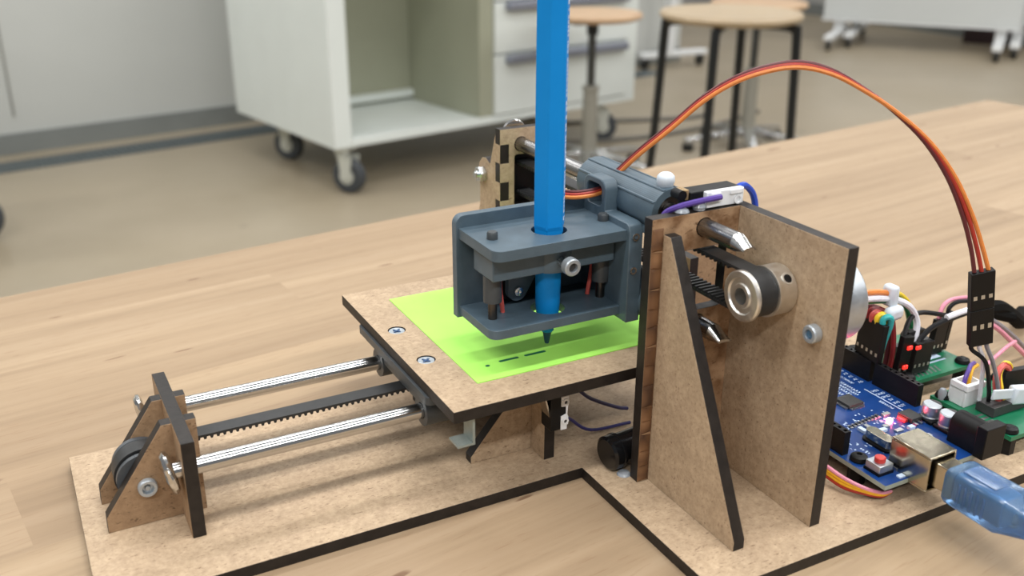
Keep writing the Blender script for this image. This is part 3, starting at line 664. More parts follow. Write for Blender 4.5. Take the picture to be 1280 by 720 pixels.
# ------------------------------------------------------------------ servo cable and its connector
sv = thing('servo_cable', 'three-strand orange, red and brown cable arching high to a black connector', 'cable', (24, 30, 88))
arc = [(28.5, 27.9, 95.8), (33.4, 24.0, 102.4), (41.2, 18.0, 111.4), (48.8, 12.1, 120.7), (56.2, 6.3, 127.1), (63.7, 0.4, 130.9), (71.2, -5.4, 132.5), (79.0, -11.5, 130.6), (87.1, -17.8, 125.6), (95.3, -24.2, 119.0), (103.9, -30.9, 109.9), (110.9, -36.3, 99.0), (116.3, -40.6, 86.7), (120.0, -43.4, 76)]
lead = [(5, 40.5, 74), (5.2, 40, 84), (7, 36, 88.4), (13, 30, 88.8), (20.8, 27.6, 89.9), (25, 29, 92.2)]
for k, (m, dv) in enumerate(((BROWN, (0.5, 0.55, 0.85)), (WRED, (0, 0, 0)), (ORANGE, (-0.5, -0.55, -0.85)))):
    pts = []
    full = lead+arc
    for i, p in enumerate(full):
        w_ = max(0.0, (i-(len(full)-8))/7.0); fin = (0.91*(k-1)*2.0, -0.40*(k-1)*2.0, 0)
        pts.append(tuple(p[j]+dv[j]*0.85*(1-w_)+fin[j]*w_ for j in range(3)))
    e = Vector((122.4, -45.2, 68.0)); ex = (k-1)*2.54
    pts.append((122.2+ex*0.88, -45.2-ex*0.4, 68.0))
    obj('strand', B().tube(pts, 0.72, 8, 5), m, sv)
# connector: two mated three-pin black housings
ca_ = Vector((122.2, -45.2, 68.4)); cz_ = Vector((129.4, -44.6, 40.5)); ad = (cz_-ca_).normalized()
sx = Vector((0.91, -0.40, 0)); sx = (sx-ad*sx.dot(ad)).normalized(); sy = ad.cross(sx).normalized()
def slab(b, c, a0, a1, wx, wy, mi=0):
    p = []
    for a in (a0, a1):
        for i, j in ((-1, -1), (1, -1), (1, 1), (-1, 1)): p.append(tuple(c+ad*a+sx*(wx*i)+sy*(wy*j)))
    return b.hexa(p, mi)
LL = (cz_-ca_).length
for nm, a0, a1 in (('upper_housing', 0, LL/2-0.2), ('lower_housing', LL/2, LL)):
    h = obj(nm, slab(B(), ca_, a0, a1, 3.95, 1.35), BLACK, sv, bevel=0.2)
    cb_ = B()
    for k in (-1, 0, 1):
        q = ca_+sx*(k*2.54)
        for sg in (-1, 1): slab(cb_, q+sy*(1.32*sg), (a0+a1)/2+(1.5 if a0 == 0 else -1.5), (a0+a1)/2+(3.0 if a0 == 0 else 0.4), 0.6, 0.09)
    obj('contact_window', cb_, TIN, h)
lo_ = ca_+ad*LL
for k, (m, mid) in enumerate(((WBLACK, [(133.2, -45.6, 33), (138.0, -45.6, 22), (140.5, -45, 14)]), (WWHITE, [(133.5, -44.4, 33), (136.5, -43.6, 22), (138.0, -43, 14)]), (WGREY, [(135.8, -46.4, 33), (141.6, -46.4, 22), (143.6, -46, 14)]))):
    s0 = lo_+sx*((k-1)*2.54)-ad*0.5
    obj('jumper_wire', B().tube([tuple(s0), tuple(s0+ad*2.5)]+mid, 0.75), m, sv)

# ------------------------------------------------------------------ limit switches
def switch(name, label):
    t = thing(name, label, 'switch', (28, -13, 93.6)); t['group'] = 'limit switches'; return t
sw = switch('limit_switch', 'tiny white-fronted switch glued on top of the stained upright plate')
obj('switch_body', B().box(26.8, 45.4, -12.6, -6.5, 93.7, 98.9), BLACK, sw, bevel=0.3)
obj('front_cover', B().box(31.5, 45.6, -14.6, -12.6, 93.9, 98.9).box(33, 36.5, -15.1, -14.6, 95.4, 98.5).box(40, 45, -15.1, -14.6, 97.2, 98.8), WHITE, sw, bevel=0.3)
obj('mounting_hole', B().ring((43.4, -14.6, 95.4), (43.4, -15.0, 95.4), 0.9, 1.5, 18), WHITE, sw)
obj('lever', B().box(25.4, 26.6, -12, -8, 96.6, 99.8).box(24.4, 25.4, -12, -8, 99.2, 99.8), simple('brass_lever', lin(170, 144, 104), 0.4, 0.5), sw, bevel=0.2)
obj('roller', B().cyl((24.3, -12, 98.2), (24.3, -8, 98.2), 1.6), BLACK, sw)
obj('glue_blob', B().lathe([(0, 0), (1.8, 0.1), (2.1, 1.2), (1.4, 2.6), (0, 3.0)], (29.2, -14, 93.7), (0, 0, 1), 14), GLUE, sw)
obj('glue_blob', B().lathe([(0, 0), (2.4, 0.1), (2.0, 0.9), (0.9, 1.4), (0, 1.5)], (23.4, -13.2, 93.7), (0, 0, 1), 14), GLUE, sw)
obj('purple_wire', B().tube([(36, -15.4, 97.2), (33, -15.6, 97.2), (28.4, -15, 96.8), (22.6, -13.4, 95.6), (19.4, -10.5, 93.0), (18.5, -9.5, 88)], 0.95), WPUR, sw)
obj('blue_wire', B().tube([(45.2, -11.5, 97.6), (47.8, -11, 98.2), (51, -10, 96.9), (54.2, -9.4, 93.6), (56, -9, 88), (56.5, -8, 78)], 1.05), WBLUE, sw)
sw2 = thing('limit_switch', 'tiny black switch with white rim on the post under the platform', 'switch', (-7, 4, 18)); sw2['group'] = 'limit switches'
obj('switch_body', B().box(-10.4, -4.7, 3.4, 9.9, 18.6, 32.2), BLACK, sw2, bevel=0.3)
obj('front_cover', B().prism([(-6.9, 18.6), (-4.6, 18.6), (-4.6, 20.2), (-4.1, 20.2), (-4.1, 23.2), (-4.5, 24), (-4.3, 27.2), (-4.1, 27.4), (-4.1, 30.8), (-6.8, 30.8), (-6.8, 27.2), (-5.0, 27.0), (-5.0, 24.2), (-6.9, 23.6)], 'y', 2.9, 3.4), WHITE, sw2, bevel=0.15)
for z in (21.8, 28.8):
    obj('mounting_hole', B().ring((-5.4, 2.9, z), (-5.4, 2.5, z), 0.6, 1.2, 18), WHITE, sw2)
    obj('hole_core', B().cyl((-5.4, 2.95, z), (-5.4, 2.7, z), 0.62, seg=16), CHIP, sw2)
obj('lever', B().hexa([(-12.6, 4.4, 32), (-12.1, 4.4, 32.0), (-12.1, 9, 32), (-12.6, 9, 32), (-10.0, 4.4, 22), (-9.5, 4.4, 22.0), (-9.5, 9, 22), (-10, 9, 22)]), STEEL, sw2)
obj('blue_wire', B().tube([(-4, 9, 29), (4, 14, 27), (14, 18, 18), (28, 22, 9), (34, 24, 6)], 0.7), WNAVY, sw2)
obj('purple_wire', B().tube([(-4.4, 8, 21), (2, 12, 16), (12, 14, 8), (30, 16, 5.2)], 0.6), WNAVY, sw2)
# black plug by the upright
kp = thing('black_cap', 'black round plastic cap lying at the foot of the upright plate', 'cap', (9, -4, 4))
kx = Vector((0.99, 0.08, 0.03)).normalized()
obj('cap_body', B().lathe([(0, 0), (5.0, 0), (5.9, 0.7), (5.9, 4.4), (5.5, 4.6), (5.5, 14), (0, 14)], (6.2, -4.8, 10.1), kx, 36), BLACKG, kp)
obj('rim', B().lathe([(5.85, 3.4), (6.1, 3.5), (6.1, 4.4), (5.7, 4.6), (5.85, 3.4)], (6.2, -4.8, 10.1), kx, 36), BLACKG, kp)
obj('glue_blob', B().lathe([(0, 0), (2.4, 0.05), (1.8, 0.8), (0, 1.1)], (10.2, -9.6, 4), (0, 0, 1), 14), GLUE, kp)

# ------------------------------------------------------------------ stepper motor behind the plate
mo = thing('stepper_motor', 'round silver stepper motor behind the tall fibreboard plate', 'motor', (48, -35, 52.5))
obj('can', B().lathe([(0, 0), (13.4, 0), (14, 0.6), (14, 19.2), (13, 20.5), (0, 20.6)], (48.1, -35, 66.5), (1, 0, 0), 56), SILVER, mo)
obj('mounting_ear', B().prism(rrect(-55.5, -14.5, 63.2, 69.8, 3.2), 'x', 48.0, 48.9, [circ(-52.5, 66.5, 1.9), circ(-17.5, 66.5, 1.9)]), SILVER, mo)
obj('lead_cover', B().box(50, 64, -24, -18.5, 59, 74), simple('motor_lead_cover', lin(60, 92, 180), 0.4), mo, bevel=0.6)

# ------------------------------------------------------------------ blue microcontroller board
ZB = 12.0
mc = thing('microcontroller_board', 'blue circuit board with a metal socket and glowing red light', 'circuit board', (71.1, -62.9, 4))
X0, X1, Y0, Y1 = 71.1, 122.6, -62.9, 4.6
obj('board', B().prism([(X0, Y0), (X1, Y0), (X1, Y1), (X0, Y1)], 'z', ZB-1.6, ZB, [circ(75.2, -47.9, 1.6, 16)], 0, 1), [PCB_BLUE, PCB_EDGE], mc)
for x, y in ((75.2, -47.9), (118, -49), (76, 1), (107, 3)):
    so = obj('standoff', B().cyl((x, y, 4), (x, y, ZB-1.6), 2.9, seg=6), BLACK, mc)
    obj('standoff_screw', B().lathe([(0, ZB), (2.7, ZB), (2.9, ZB+0.5), (2.6, ZB+1.6), (1.4, ZB+2.3), (0.9, ZB+2.3), (0.7, ZB+1.6), (0, ZB+1.6)], (x, y, 0), (0, 0, 1), 24), BLACK, so)
# socket for the blue plug
us = B().prism([(81, 11.6), (92.6, 11.6), (92.6, 22.6), (81, 22.6)], 'y', -69.6, -54.4, ()) if False else B()
us.box(81, 92.6, -69.6, -54.4, 22.0, 22.7).box(81, 92.6, -69.6, -54.4, 10.4, 11.1).box(81, 81.7, -69.6, -54.4, 11.1, 22.0).box(91.9, 92.6, -69.6, -54.4, 11.1, 22.0).box(81.7, 91.9, -56, -54.4, 11.1, 22.0)
uo = obj('usb_socket', us, NICKEL, mc, bevel=0.25, label='shiny square metal socket')
obj('socket_core', B().box(83.6, 90, -66, -56, 14.6, 19), simple('white_socket_core', lin(200, 196, 186), 0.5), uo)
# power jack
pj_ = B().box(110, 119.4, -66.8, -63, ZB, ZB+11.2).box(110.6, 118.8, -63, -52.4, ZB, ZB+6.5)
pj_.lathe([(0, 0), (4.1, 0), (4.1, 10.6), (0, 10.6)], (114.7, -52.4, ZB+6.6), (0, -1, 0), 28)
obj('power_jack', pj_, BLACK, mc, bevel=0.3, label='black barrel power jack')
for x, y in ((117.0, -40.2), (117.0, -47.4)):
    cp = obj('capacitor', B().lathe([(0, 1.4), (3.2, 1.4), (3.3, 1.9), (3.1, 2.3), (3.2, 2.7), (3.2, 6.0), (2.9, 6.4), (0, 6.4)], (x, y, ZB), (0, 0, 1), 28), SILVER, mc)
    obj('capacitor_base', B().box(x-3.4, x+3.4, y-3.4, y+3.4, ZB, ZB+1.4), BLACK, cp, bevel=0.4)
    obj('polarity_mark', B().prism([(x+3.0*math.cos(math.radians(a)), y+3.0*math.sin(math.radians(a))) for a in range(-60, 61, 12)], 'z', ZB+6.38, ZB+6.45), CHIP, cp)
rs = obj('reset_button', B().box(73.2, 79.2, -58.2, -52.2, ZB+0.2, ZB+3.4), SILVER, mc, bevel=0.3)
obj('button_cap', B().lathe([(0, 3.4), (1.75, 3.4), (1.75, 4.8), (1.5, 5.0), (0, 5.0)], (76.2, -55.2, ZB), (0, 0, 1), 24), RED, rs, label='round red button cap')
obj('button_base', B().box(73, 79.4, -58.4, -52, ZB, ZB+1.0), BLACK, rs)
cy = obj('crystal', B().prism(rrect(86.4, 90.6, -49.6, -38.6, 2.0), 'z', ZB+0.8, ZB+4.0), NICKEL, mc, bevel=0.3)
obj('crystal_base', B().prism(rrect(85.6, 91.4, -50.2, -38.0, 2.4), 'z', ZB, ZB+0.8), BLACK, cy)
qf = obj('square_chip', B().box(97.0, 104.0, -22.2, -15.2, ZB+0.3, ZB+1.6), CHIP, mc, bevel=0.15)
pb = B()
for k in range(8):
    o_ = -2.8+k*0.8
    for sx_ in (-1, 1):
        pb.box(100.5+sx_*3.4-0.0, 100.5+sx_*4.6, -18.7+o_-.2, -18.7+o_+.2, ZB, ZB+0.7) if sx_ > 0 else pb.box(95.9, 97.1, -18.7+o_-.2, -18.7+o_+.2, ZB, ZB+0.7)
        pb.box(100.5+o_-.2, 100.5+o_+.2, (-23.3 if sx_ < 0 else -15.3), (-22.1 if sx_ < 0 else -14.1), ZB, ZB+0.7)
tag(obj('chip_legs', pb, TIN, qf), kind='stuff')
obj('indicator_light', B().box(103.0, 104.8, -35.0, -33.6, ZB, ZB+0.8), LED_ON, mc, label='small glowing red light', bevel=0.1)
obj('regulator', B().box(108.6, 114.2, -39.6, -33.4, ZB+0.2, ZB+1.9), CHIP, mc, bevel=0.2)
obj('regulator_tab', B().box(107.2, 108.6, -38.0, -34.6, ZB+0.1, ZB+1.2), RED, mc)
lg = B()
for k in range(3): lg.box(109.2+k*2.2, 110.1+k*2.2, -41.4, -39.5, ZB, ZB+0.7)
tag(obj('regulator_legs', lg, TIN, mc), kind='stuff')
random.seed(11)
for k in range(9):                                                     # row of small resistors
    x = 88.2+k*1.75; y = -31.6+k*0.17
    obj('resistor', B().box(x-.5, x+.5, y-1.0, y-0.45, ZB, ZB+0.55).box(x-.5, x+.5, y+0.45, y+1.0, ZB, ZB+0.55).box(x-.48, x+.48, y-.45, y+.45, ZB, ZB+0.6, 1), [TIN, CHIP], mc)
for x, y in ((90, -35.2), (93.4, -34.6), (96, -38.4), (99.2, -37), (101, -41), (105.6, -31), (106.2, -41.6), (82, -57.6), (83.6, -61), (88.4, -60.4), (79.6, -61.2), (96.2, -61), (99, -58), (102.2, -60.4), (104.8, -56.6), (106.6, -48.4), (103.8, -47.6), (100.4, -50.6), (97.4, -46.6)):
    w_, h_ = random.choice(((1.6, .8), (.8, 1.6), (1.2, .8)))
    obj('chip_part', B().box(x-w_, x+w_, y-h_, y+h_, ZB, ZB+random.uniform(.5, 1.1)), random.choice((TIN, TIN, CHIP, SILK)), mc)
mk = B()
for xa, xb, ya, yb, n in ((85, 107, -33.6, -26, 34), (78, 86, -50, -36, 22), (92.8, 106, -47, -36, 26), (80, 106, -61.6, -57, 16)):
    for k in range(n):
        x, y = random.uniform(xa, xb), random.uniform(ya, yb)
        if abs(x-100.5) < 5.5 and y > -24: continue
        mk.box(x-.35, x+.35, y-.25, y+.25, ZB+.01, ZB+.05) if k % 2 else mk.box(x-.18, x+.18, y-.5, y+.5, ZB+.01, ZB+.05)
tag(obj('printed_marks', mk, SILK, mc), kind='stuff')
def header(x0, x1, y0, y1, n, zt=8.5):
    b = B(); st = (y1-y0)/n; xc = (x0+x1)/2
    holes = [[(xc-.55, y0+st*(k+.5)-.55), (xc+.55, y0+st*(k+.5)-.55), (xc+.55, y0+st*(k+.5)+.55), (xc-.55, y0+st*(k+.5)+.55)] for k in range(n)]
    b.prism([(x0, y0), (x1, y0), (x1, y1), (x0, y1)], 'z', ZB+3, ZB+zt, holes).box(x0, x1, y0, y1, ZB, ZB+3.1)
    return obj('pin_header', b, BLACK, mc, label='black socket strip along the board edge')
header(119.6, 122.2, -31.6, -11.4, 8); header(119.6, 122.2, -9.6, 5.2, 6)
header(72.2, 74.8, -43.6, -23.4, 8); header(72.2, 74.8, -21.6, 3.4, 10)
# white print on the board
def words(txt, size, x, y, rot, mat=SILK):
    cu = bpy.data.curves.new('print', 'FONT'); cu.body = txt; cu.size = size; cu.extrude = 0.02; cu.align_x = 'CENTER'; cu.align_y = 'CENTER'; cu.resolution_u = 2
    o = bpy.data.objects.new('print', cu); COL.objects.link(o); dg = bpy.context.evaluated_depsgraph_get()
    me = bpy.data.meshes.new_from_object(o.evaluated_get(dg)); bpy.data.objects.remove(o)
    c, s_ = math.cos(rot), math.sin(rot); b = B()
    vs = [(x+v.co.x*c-v.co.y*s_, y+v.co.x*s_+v.co.y*c, ZB+0.03+v.co.z) for v in me.vertices]
    b._add(vs, [tuple(p.vertices) for p in me.polygons]); bpy.data.meshes.remove(me)
    return obj('printed_text', b, mat, mc)
up_ = math.pi/2
for k, t in enumerate(('RST', '3V3', '5V', 'GND', 'GND', 'VIN')): words(t, 1.9, 116.4, -28.6+k*2.5, 0)
for k in range(6): words('A%d' % k, 1.9, 117.0, -8.4+k*2.5, 0)
words('POWER', 1.9, 112.0, -25.5, up_); words('ANALOG IN', 2.0, 113.6, -2.6, up_)
obj('printed_line', B().box(113.7, 114.1, -33.6, -13.2, ZB+0.01, ZB+0.05), SILK, mc)
random.seed(23)
for x, y0, y1 in ((110.2, -14.5, -4.5), (108.2, -15.5, -5.5), (106.2, -14, -3), (103.4, -12.6, -5)):
    b = B(); y = y0
    while y < y1:
        h = random.uniform(0.5, 1.0); b.box(x-0.65, x+0.65, y, y+h*0.55, ZB+.01, ZB+.05).box(x-0.65, x-0.3, y, y+h, ZB+.01, ZB+.05); y += h+0.35
    obj('printed_text', b, SILK, mc)
for k, t in enumerate(('RX0', 'TX1', '2', '3', '4', '5', '6', '7')): words(t, 1.5, 78.0, -24.6-k*2.5, 0)
words('RESET', 1.5, 81.6, -50.5, up_); words('ON', 1.5, 101.4, -33.6, up_)

# ------------------------------------------------------------------ blue cable and plug
uc = thing('usb_cable', 'translucent blue plug and blue cable in the metal socket', 'cable', (86.8, -72, 0))
pz = 16.8
obj('metal_nose', B().box(83.0, 90.6, -78, -66.2, pz-4.2, pz+4.2), NICKEL, uc, bevel=0.4)
body = [(0, 5.9, 5.4), (1.2, 6.4, 5.9), (18, 6.6, 6.1), (20, 6.0, 5.4), (27, 3.9, 3.6), (28.5, 3.3, 3.2)]
def loft(b, secs, c, mi=0):
    rings = []
    for d, hx_, hz_ in secs:
        r = min(hx_, hz_)*0.34; pts = rrect(-hx_, hx_, -hz_, hz_, r, 4)
        rings.append([b.bm.verts.new((c[0]+p[0], c[1]-d, c[2]+p[1])) for p in pts])
    for p, q in zip(rings, rings[1:]):
        for k in range(len(p)): f = b.bm.faces.new([p[k], p[(k+1) % len(p)], q[(k+1) % len(q)], q[k]]); f.material_index = mi
    b.bm.faces.new(rings[0]); b.bm.faces.new(list(reversed(rings[-1]))); return b
pl_ = obj('plug_body', loft(B(), body, (86.8, -75.2, pz)), BLUECLEAR, uc, label='clear blue plug body', smooth=30)
obj('inner_shell', B().box(83.2, 90.4, -94, -78.05, pz-3.8, pz+3.8), simple('plug_inner_metal', lin(150, 170, 190), 0.35, 0.7), pl_, bevel=0.5)
gr = B()
for k in range(5): gr.box(80.0, 80.7, -80.6-k*2.1-0.9, -80.6-k*2.1, pz-3.4, pz+3.6)
obj('grip_ribs', gr, BLUECLEAR, pl_, bevel=0.2)
obj('label_recess', loft(B(), [(0, 3.6, 0.2), (11, 3.6, 0.2)], (86.8, -79.3, pz+6.15)), BLUECLEAR, pl_)
obj('strain_relief', B().lathe([(0, 0), (3.4, 0), (3.6, 1), (3.2, 2), (3.4, 3), (3.0, 4), (3.2, 5), (2.6, 9), (0, 9)], (86.8, -103.4, pz), (0.05, -1, -0.12), 24), BLUECABLE, uc)
obj('jacket', B().tube([(86.9, -109, pz-0.6), (88, -117, pz-3.5), (92, -135, 6), (104, -160, 2.4), (130, -190, 2.3), (190, -215, 2.3)], 2.3, 12), BLUECABLE, uc)

# ------------------------------------------------------------------ green driver boards
def driver(label, x0, y0, w, d):
    t = thing('driver_board', label, 'circuit board', (x0, y0, 4), 0, 'green driver boards')
    obj('board', B().box(x0, x0+w, y0, y0+d, ZB-1.6, ZB), PCB_GREEN, t)
    for x, y in ((x0+3, y0+3), (x0+w-3, y0+3), (x0+w-3, y0+d-3), (x0+3, y0+d-3)):
        so = obj('standoff', B().cyl((x, y, 4), (x, y, ZB-1.6), 2.6, seg=6), BLACK, t)
        obj('standoff_screw', B().lathe([(0, ZB), (2.7, ZB), (2.9, ZB+0.5), (2.5, ZB+1.6), (1.3, ZB+2.2), (0, ZB+2.0)], (x, y, 0), (0, 0, 1), 20), BLACK, so)
    return t
d1 = driver('green circuit board with a dim red glow, farther of the two', 132, -17.6, 36, 33)
for k in range(7): obj('solder_pad', B().hexa([(137+k*2.3, -15.8, ZB), (138.1+k*2.3, -15.8, ZB), (139.5+k*2.3, -11.6, ZB), (138.4+k*2.3, -11.6, ZB)]+[(137+k*2.3, -15.8, ZB+.15), (138.1+k*2.3, -15.8, ZB+.15), (139.5+k*2.3, -11.6, ZB+.15), (138.4+k*2.3, -11.6, ZB+.15)]), TIN, d1)
obj('white_mark', B().box(140, 162, -9.6, -8.6, ZB, ZB+.06), SILK, d1)
obj('white_mark', B().box(147, 162, -7.2, -4.6, ZB, ZB+.06), SILK, d1)
obj('driver_chip', B().box(146, 165, -3.4, 4, ZB+.3, ZB+4), CHIP, d1)
d2 = driver('green circuit board with a white wire socket, nearer beside the power jack', 131.8, -61.4, 36, 33.6)
js = B().box(134.4, 143.2, -40, -39.2, ZB, ZB+8.4).box(134.4, 143.2, -33.6, -32.8, ZB, ZB+8.4).box(134.4, 135.2, -39.2, -33.6, ZB, ZB+8.4).box(142.4, 143.2, -39.2, -33.6, ZB, ZB+8.4).box(135.2, 142.4, -39.2, -33.6, ZB, ZB+5)
jo = obj('wire_socket', js, WHITE, d2, bevel=0.25, label='white five-pin wire socket')
obj('socket_lip', B().box(133.9, 143.7, -40.6, -38.9, ZB+6.4, ZB+8.9).box(133.9, 135.3, -38.9, -33.4, ZB+6.4, ZB+8.9), WHITE, jo, bevel=0.3)
obj('driver_chip', B().box(137, 156, -50, -42.6, ZB+.3, ZB+4), CHIP, d2, bevel=0.2)
for k in range(7): obj('solder_pad', B().box(133.2, 136.6, -60+k*2.2, -58.9+k*2.2, ZB, ZB+.15), TIN, d2)
obj('clear_lamp', B().lathe([(0, 0), (1.5, 0), (1.5, 3), (1.0, 4), (0, 4.3)], (133.4, -31.4, ZB), (0, 0, 1), 20), GLUE, d2)

# ------------------------------------------------------------------ jumper leads and their housings
def lead_thing(name, label, loc, group=None): return thing(name, label, 'wires', loc, 0, group)
def housing(t, c, n, axis, h=14, tilt=(0, 0, 1), name='housing'):
    """row of n one-pin black housings standing on c, along AXIS"""
    a = Vector(axis).normalized(); z = Vector(tilt).normalized(); a = (a-z*a.dot(z)).normalized(); p = z.cross(a)
    w = n*1.27; c = Vector(c); q = []
    for hh in (0, h):
        for i, j in ((-w, -1.25), (w, -1.25), (w, 1.25), (-w, 1.25)): q.append(tuple(c+z*hh+a*i+p*j))
    o = obj(name, B().hexa(q), BLACK, t, bevel=0.2)
    b = B()
    for k in range(n):
        cc = c+a*((k-(n-1)/2)*2.54)
        for s_ in (-1, 1):
            q = []
            for hh in (2.6, 3.9):
                for i, j in ((-.5, -.08), (.5, -.08), (.5, .08), (-.5, .08)): q.append(tuple(cc+p*(1.26*s_)+z*hh+a*i+p*j))
            b.hexa(q)
    obj('contact_window', b, TIN, o)
    return o
# A: rainbow wires into the rear socket strip
A = lead_thing('jumper_lead', 'black housing with looped rainbow wires behind the blue board', (121, -1, ZB+8))
housing(A, (121.4, -6.2, 20.6), 5, (0.12, 1, 0), 15.4, (0.02, -0.03, 1))
for k, m in enumerate((WTEAL, WYEL, WSALM)):
    y0 = -10.6+k*2.5
    obj('wire', B().tube([(121.4, y0, 35.0), (121.2, y0, 37.4), (122.4, y0-0.6, 38.6), (124.2, y0-0.8, 37.6), (125.0, y0-0.4, 34.4), (125.4, y0+1.4, 27), (125.8, y0+3, 19)], 1.15), m, A)
for k, m in enumerate((WMAR, BROWN)):
    y0 = -3.6+k*2.4
    obj('wire', B().tube([(121.6, y0, 35.4), (122, y0, 38.4), (124.2, y0-1.8, 39.2), (127.2, y0-5.0, 37), (128.4, y0-6.6, 30), (128.6, y0-7.4, 22), (128.2, y0-7.4, 13)], 1.05), m, A)
obj('wire', B().tube([(120.4, 2.6, 33), (119.8, 3, 38), (120.2, 2.6, 42), (122.2, 2.2, 43.2), (124.4, 2, 41.5), (124.2, 1.0, 36)], 1.0), ORANGE, A)
obj('wire', B().tube([(119.4, 4.6, 33), (117.4, 4.4, 38), (116.2, 3.4, 42)], 0.9), WSALM, A)
# B: motor leads through the cable tie
Bt = lead_thing('jumper_lead', 'orange, white and dark green motor wires bundled by a white tie', (118, -8, 30))
obj('wire', B().tube([(64, -20, 62), (84, -14, 56.5), (104, -8, 50), (115.2, -6, 47.6), (123, -6, 46.4), (129.5, -6.4, 44.4)], 1.15), ORANGE, Bt)
obj('wire', B().tube([(64, -22, 58), (84, -16, 53), (104, -9, 47.4), (115.2, -6.6, 45.4), (124, -6.6, 44), (131.5, -7, 42), (138.5, -7.6, 38), (142.3, -8.4, 32), (141.6, -9.6, 26.5), (140.4, -10.4, 22)], 1.25), WWHITE, Bt)
obj('wire', B().tube([(64, -21, 56), (84, -15, 51), (104, -8, 45.8), (116, -5.6, 43.8), (126, -5.6, 42.4), (134, -5, 41), (140.6, -4, 36.5), (144.2, -4, 30), (145.6, -5, 25), (146, -5, 21)], 1.2), WGREEN, Bt)
obj('wire', B().tube([(126, -5, 45.0), (134, -4, 43.4), (141, -3.6, 38.8), (145, -3, 32.5), (147.4, -4, 26), (148.4, -5, 21)], 0.9), WYEL, Bt)
ct = thing('cable_tie', 'milky white tie round the orange and white motor wires', 'cable tie', (127.5, -6.4, 40), 0, 'white cable ties')
obj('band', B().box(126.2, 130.0, -9.2, -3.6, 40.2, 48.6, rz=0.0), MILKY, ct, bevel=1.2)
obj('tie_head', B().box(123.4, 131.6, -11.6, -7.4, 35.8, 41.2, rz=0.1), MILKY, ct, bevel=1.7)
# C: housings; indicator glow on their fronts is built as emissive boxes
Ct = lead_thing('jumper_lead', 'black housings with red glow spots in front, on the farther green board', (137, -14, ZB))
housing(Ct, (131.4, -12.9, 13.0), 2, (1, -0.1, 0), 16.5, (0.1, 0, 1), 'tall_housing')
housing(Ct, (141.2, -13.2, 13.0), 4, (1, 0.05, 0), 12.5, (0.08, 0, 1))
housing(Ct, (140.8, -8.6, 13.0), 4, (1, 0.1, 0), 15.5, (0.08, 0, 1), 'rear_housing')
for x, z, m in ((133.2, 25.2, RED_GLOW), (138.0, 24.3, RED_GLOW), (132.4, 17.4, RED_GLOW)):
    obj('red_glow_spot', B().box(x-1.2, x+1.2, -15.0, -14.2, z-0.8, z+0.8), m, d1, label='red glow on the housing front, as an emissive spot', bevel=0.3)
obj('wire', B().tube([(131.8, -12.4, 27), (133.6, -11, 30), (137.4, -9, 33.4), (142, -7.6, 34.4), (148, -6.6, 33.6), (156, -6, 31.2), (163, -5, 28.8)], 0.95), WBLACK, Ct)
obj('wire', B().tube([(139.8, -12.8, 22), (141.6, -12, 26), (149, -11, 29.2), (160, -10.6, 30.4), (171, -10.4, 30.6), (186, -10, 27)], 1.05), WBLACK, Ct)
obj('wire', B().tube([(156, -10.7, 31.4), (163, -10.6, 32.0), (172, -10.4, 32.2)], 1.15), WWHITE, Ct)
# D: housings at the far end of the green board
Dt = lead_thing('jumper_lead', 'black housing with pink wires at the far corner of the green board', (166, -4, ZB))
housing(Dt, (160.5, -4.4, 12.9), 3, (1, 0.1, 0), 14.5, (0.1, 0, 1))
housing(Dt, (166.5, -3.4, 12.9), 1, (1, 0.1, 0), 16, (0.1, 0, 1), 'tall_housing')
obj('wire', B().tube([(160.6, -4, 26.5), (161.6, -3.6, 30), (164, -3, 32.6), (170, -2, 33.2), (182, -1, 31.4)], 0.85), WPINK, Dt)
obj('wire', B().tube([(165.4, -4, 28), (166.6, -3.6, 31), (172, -3, 32), (184, -2, 29.6)], 0.85), WBLACK, Dt)
# E: bundle leaving to the right behind the connector
Et = lead_thing('wire_bundle', 'thick black wire bundle leaving the picture behind the tall connector', (190, -8, 18))
obj('wire', B().tube([(172, -10.5, 31), (182, -9, 29.5), (192, -7, 27), (204, -4, 21), (222, 2, 11), (250, 20, 3)], 3.2), BUNDLE, Et)
obj('wire', B().tube([(174, -10.5, 30), (184, -9, 27.4), (193, -8, 24), (200, -8, 21.6)], 2.4), BUNDLE, Et)
obj('wire', B().tube([(176, -12, 27), (186, -13, 21), (196, -14, 13), (208, -14, 4), (214, -14, 1.2)], 1.0), WPINK, Et)
obj('wire', B().tube([(178, -12, 28), (190, -11, 21), (202, -10, 13), (216, -8, 3), (222, -6, 1.2)], 0.9), WGREY, Et)
obj('wire', B().tube([(154.5, -32, 21), (162, -30, 22), (172, -27, 22.5), (184, -22, 20)], 0.75), WPINK, Et)
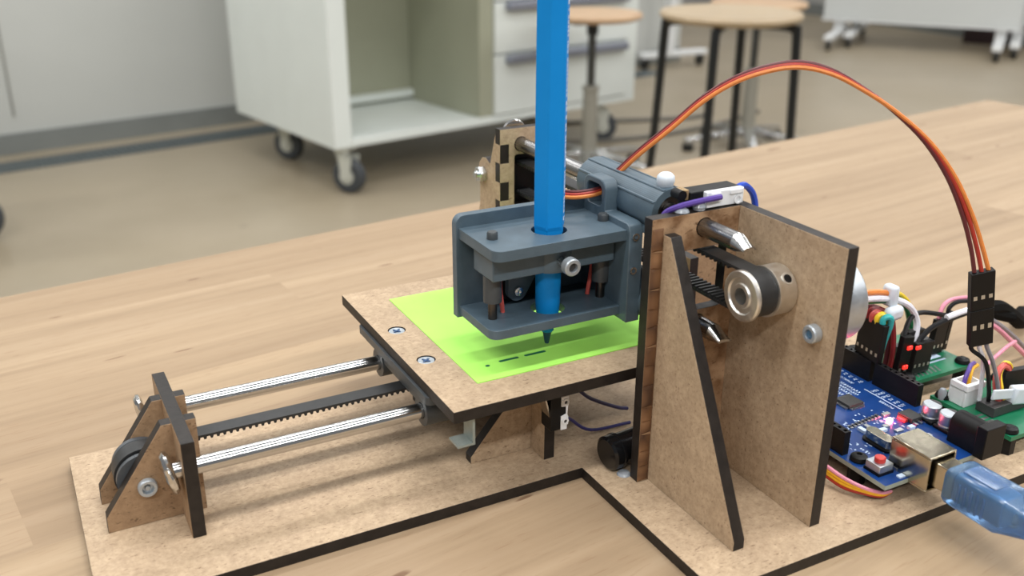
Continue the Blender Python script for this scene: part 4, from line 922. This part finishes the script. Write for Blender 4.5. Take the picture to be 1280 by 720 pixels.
# F: coloured wires tied together by the second tie
Ft = lead_thing('jumper_lead', 'yellow, red and pink looped wires held by a white tie beside the black connector', (146, -46, ZB))
for k, (m, off) in enumerate(((WSALM, 0.0), (WRED, 1.7), (WYEL, 3.4))):
    dx, dz = 0.9*k, -0.6*k
    obj('wire', B().tube([(145.6+k*1.1, -46.6, 7.5), (144.2+k*0.9, -46.6, 14), (142.2+k*1.2, -45.6, 20), (142.6+k*1.4, -44.4+k*.5, 25.2+dz*0.4), (146.6+k*1.2, -43.2+k*.5, 27.2), (150.6+k*1.2, -42.6+k*.5, 25.6), (153+k*0.9, -42.6+k*.6, 22)], 1.05), m, Ft)
housing(Ft, (156.4, -43, 12.2), 6, (1, -0.1, 0), 12, (0.04, 0, 1))
obj('wire', B().tube([(137.2, -36.4, 17), (138, -36, 21), (140.4, -35, 23.4), (144, -33, 23.8), (150, -30, 22)], 0.8), WPUR, d2)
obj('wire', B().tube([(139.8, -36.4, 17), (141, -35.6, 21.6), (144.5, -33.6, 22.6), (152, -30, 20.5)], 0.75), WAMB, d2)
ct2 = thing('cable_tie', 'flat milky white tie round the grey and black wires under the connector', 'cable tie', (140, -48, 16), 0, 'white cable ties')
td = Vector((0.985, -0.05, -0.17)).normalized(); tu = Vector((0.15, 0, 0.99)).normalized()
def tslab(c, l0, l1, hh, th):
    c = Vector(c); q = []
    for y in (-th, th):
        for l, h in ((l0, -hh), (l1, -hh), (l1, hh), (l0, hh)): q.append(tuple(c+td*l+tu*h+Vector((0, y, 0))))
    return B().hexa([q[0], q[1], q[5], q[4], q[3], q[2], q[6], q[7]])
obj('band', tslab((136.6, -48.4, 20.8), 0, 10.5, 1.9, 0.5), MILKY, ct2, bevel=0.4)
obj('tie_head', tslab((146.4, -48.8, 18.6), 0, 8.6, 3.3, 1.9), MILKY, ct2, bevel=0.8)
# G: flat ribbon of wires under the front edge of the blue board
Gt = lead_thing('ribbon_wires', 'pink, yellow and orange wires curving under the front of the blue board', (70, -52, 5))
for k, m in enumerate((WPINK, WAMB, WAMB, WRED)):
    o_ = k*0.95
    obj('wire', B().tube([(58, -22, 12.5-o_*.8), (64, -38, 11.2-o_), (66.8-o_*.2, -50, 9.0-o_), (70.2, -56.4, 7.6-o_*.6), (74.2, -59.4, 6.6-o_*.4), (79, -59, 5.4)], 0.7), m, Gt)
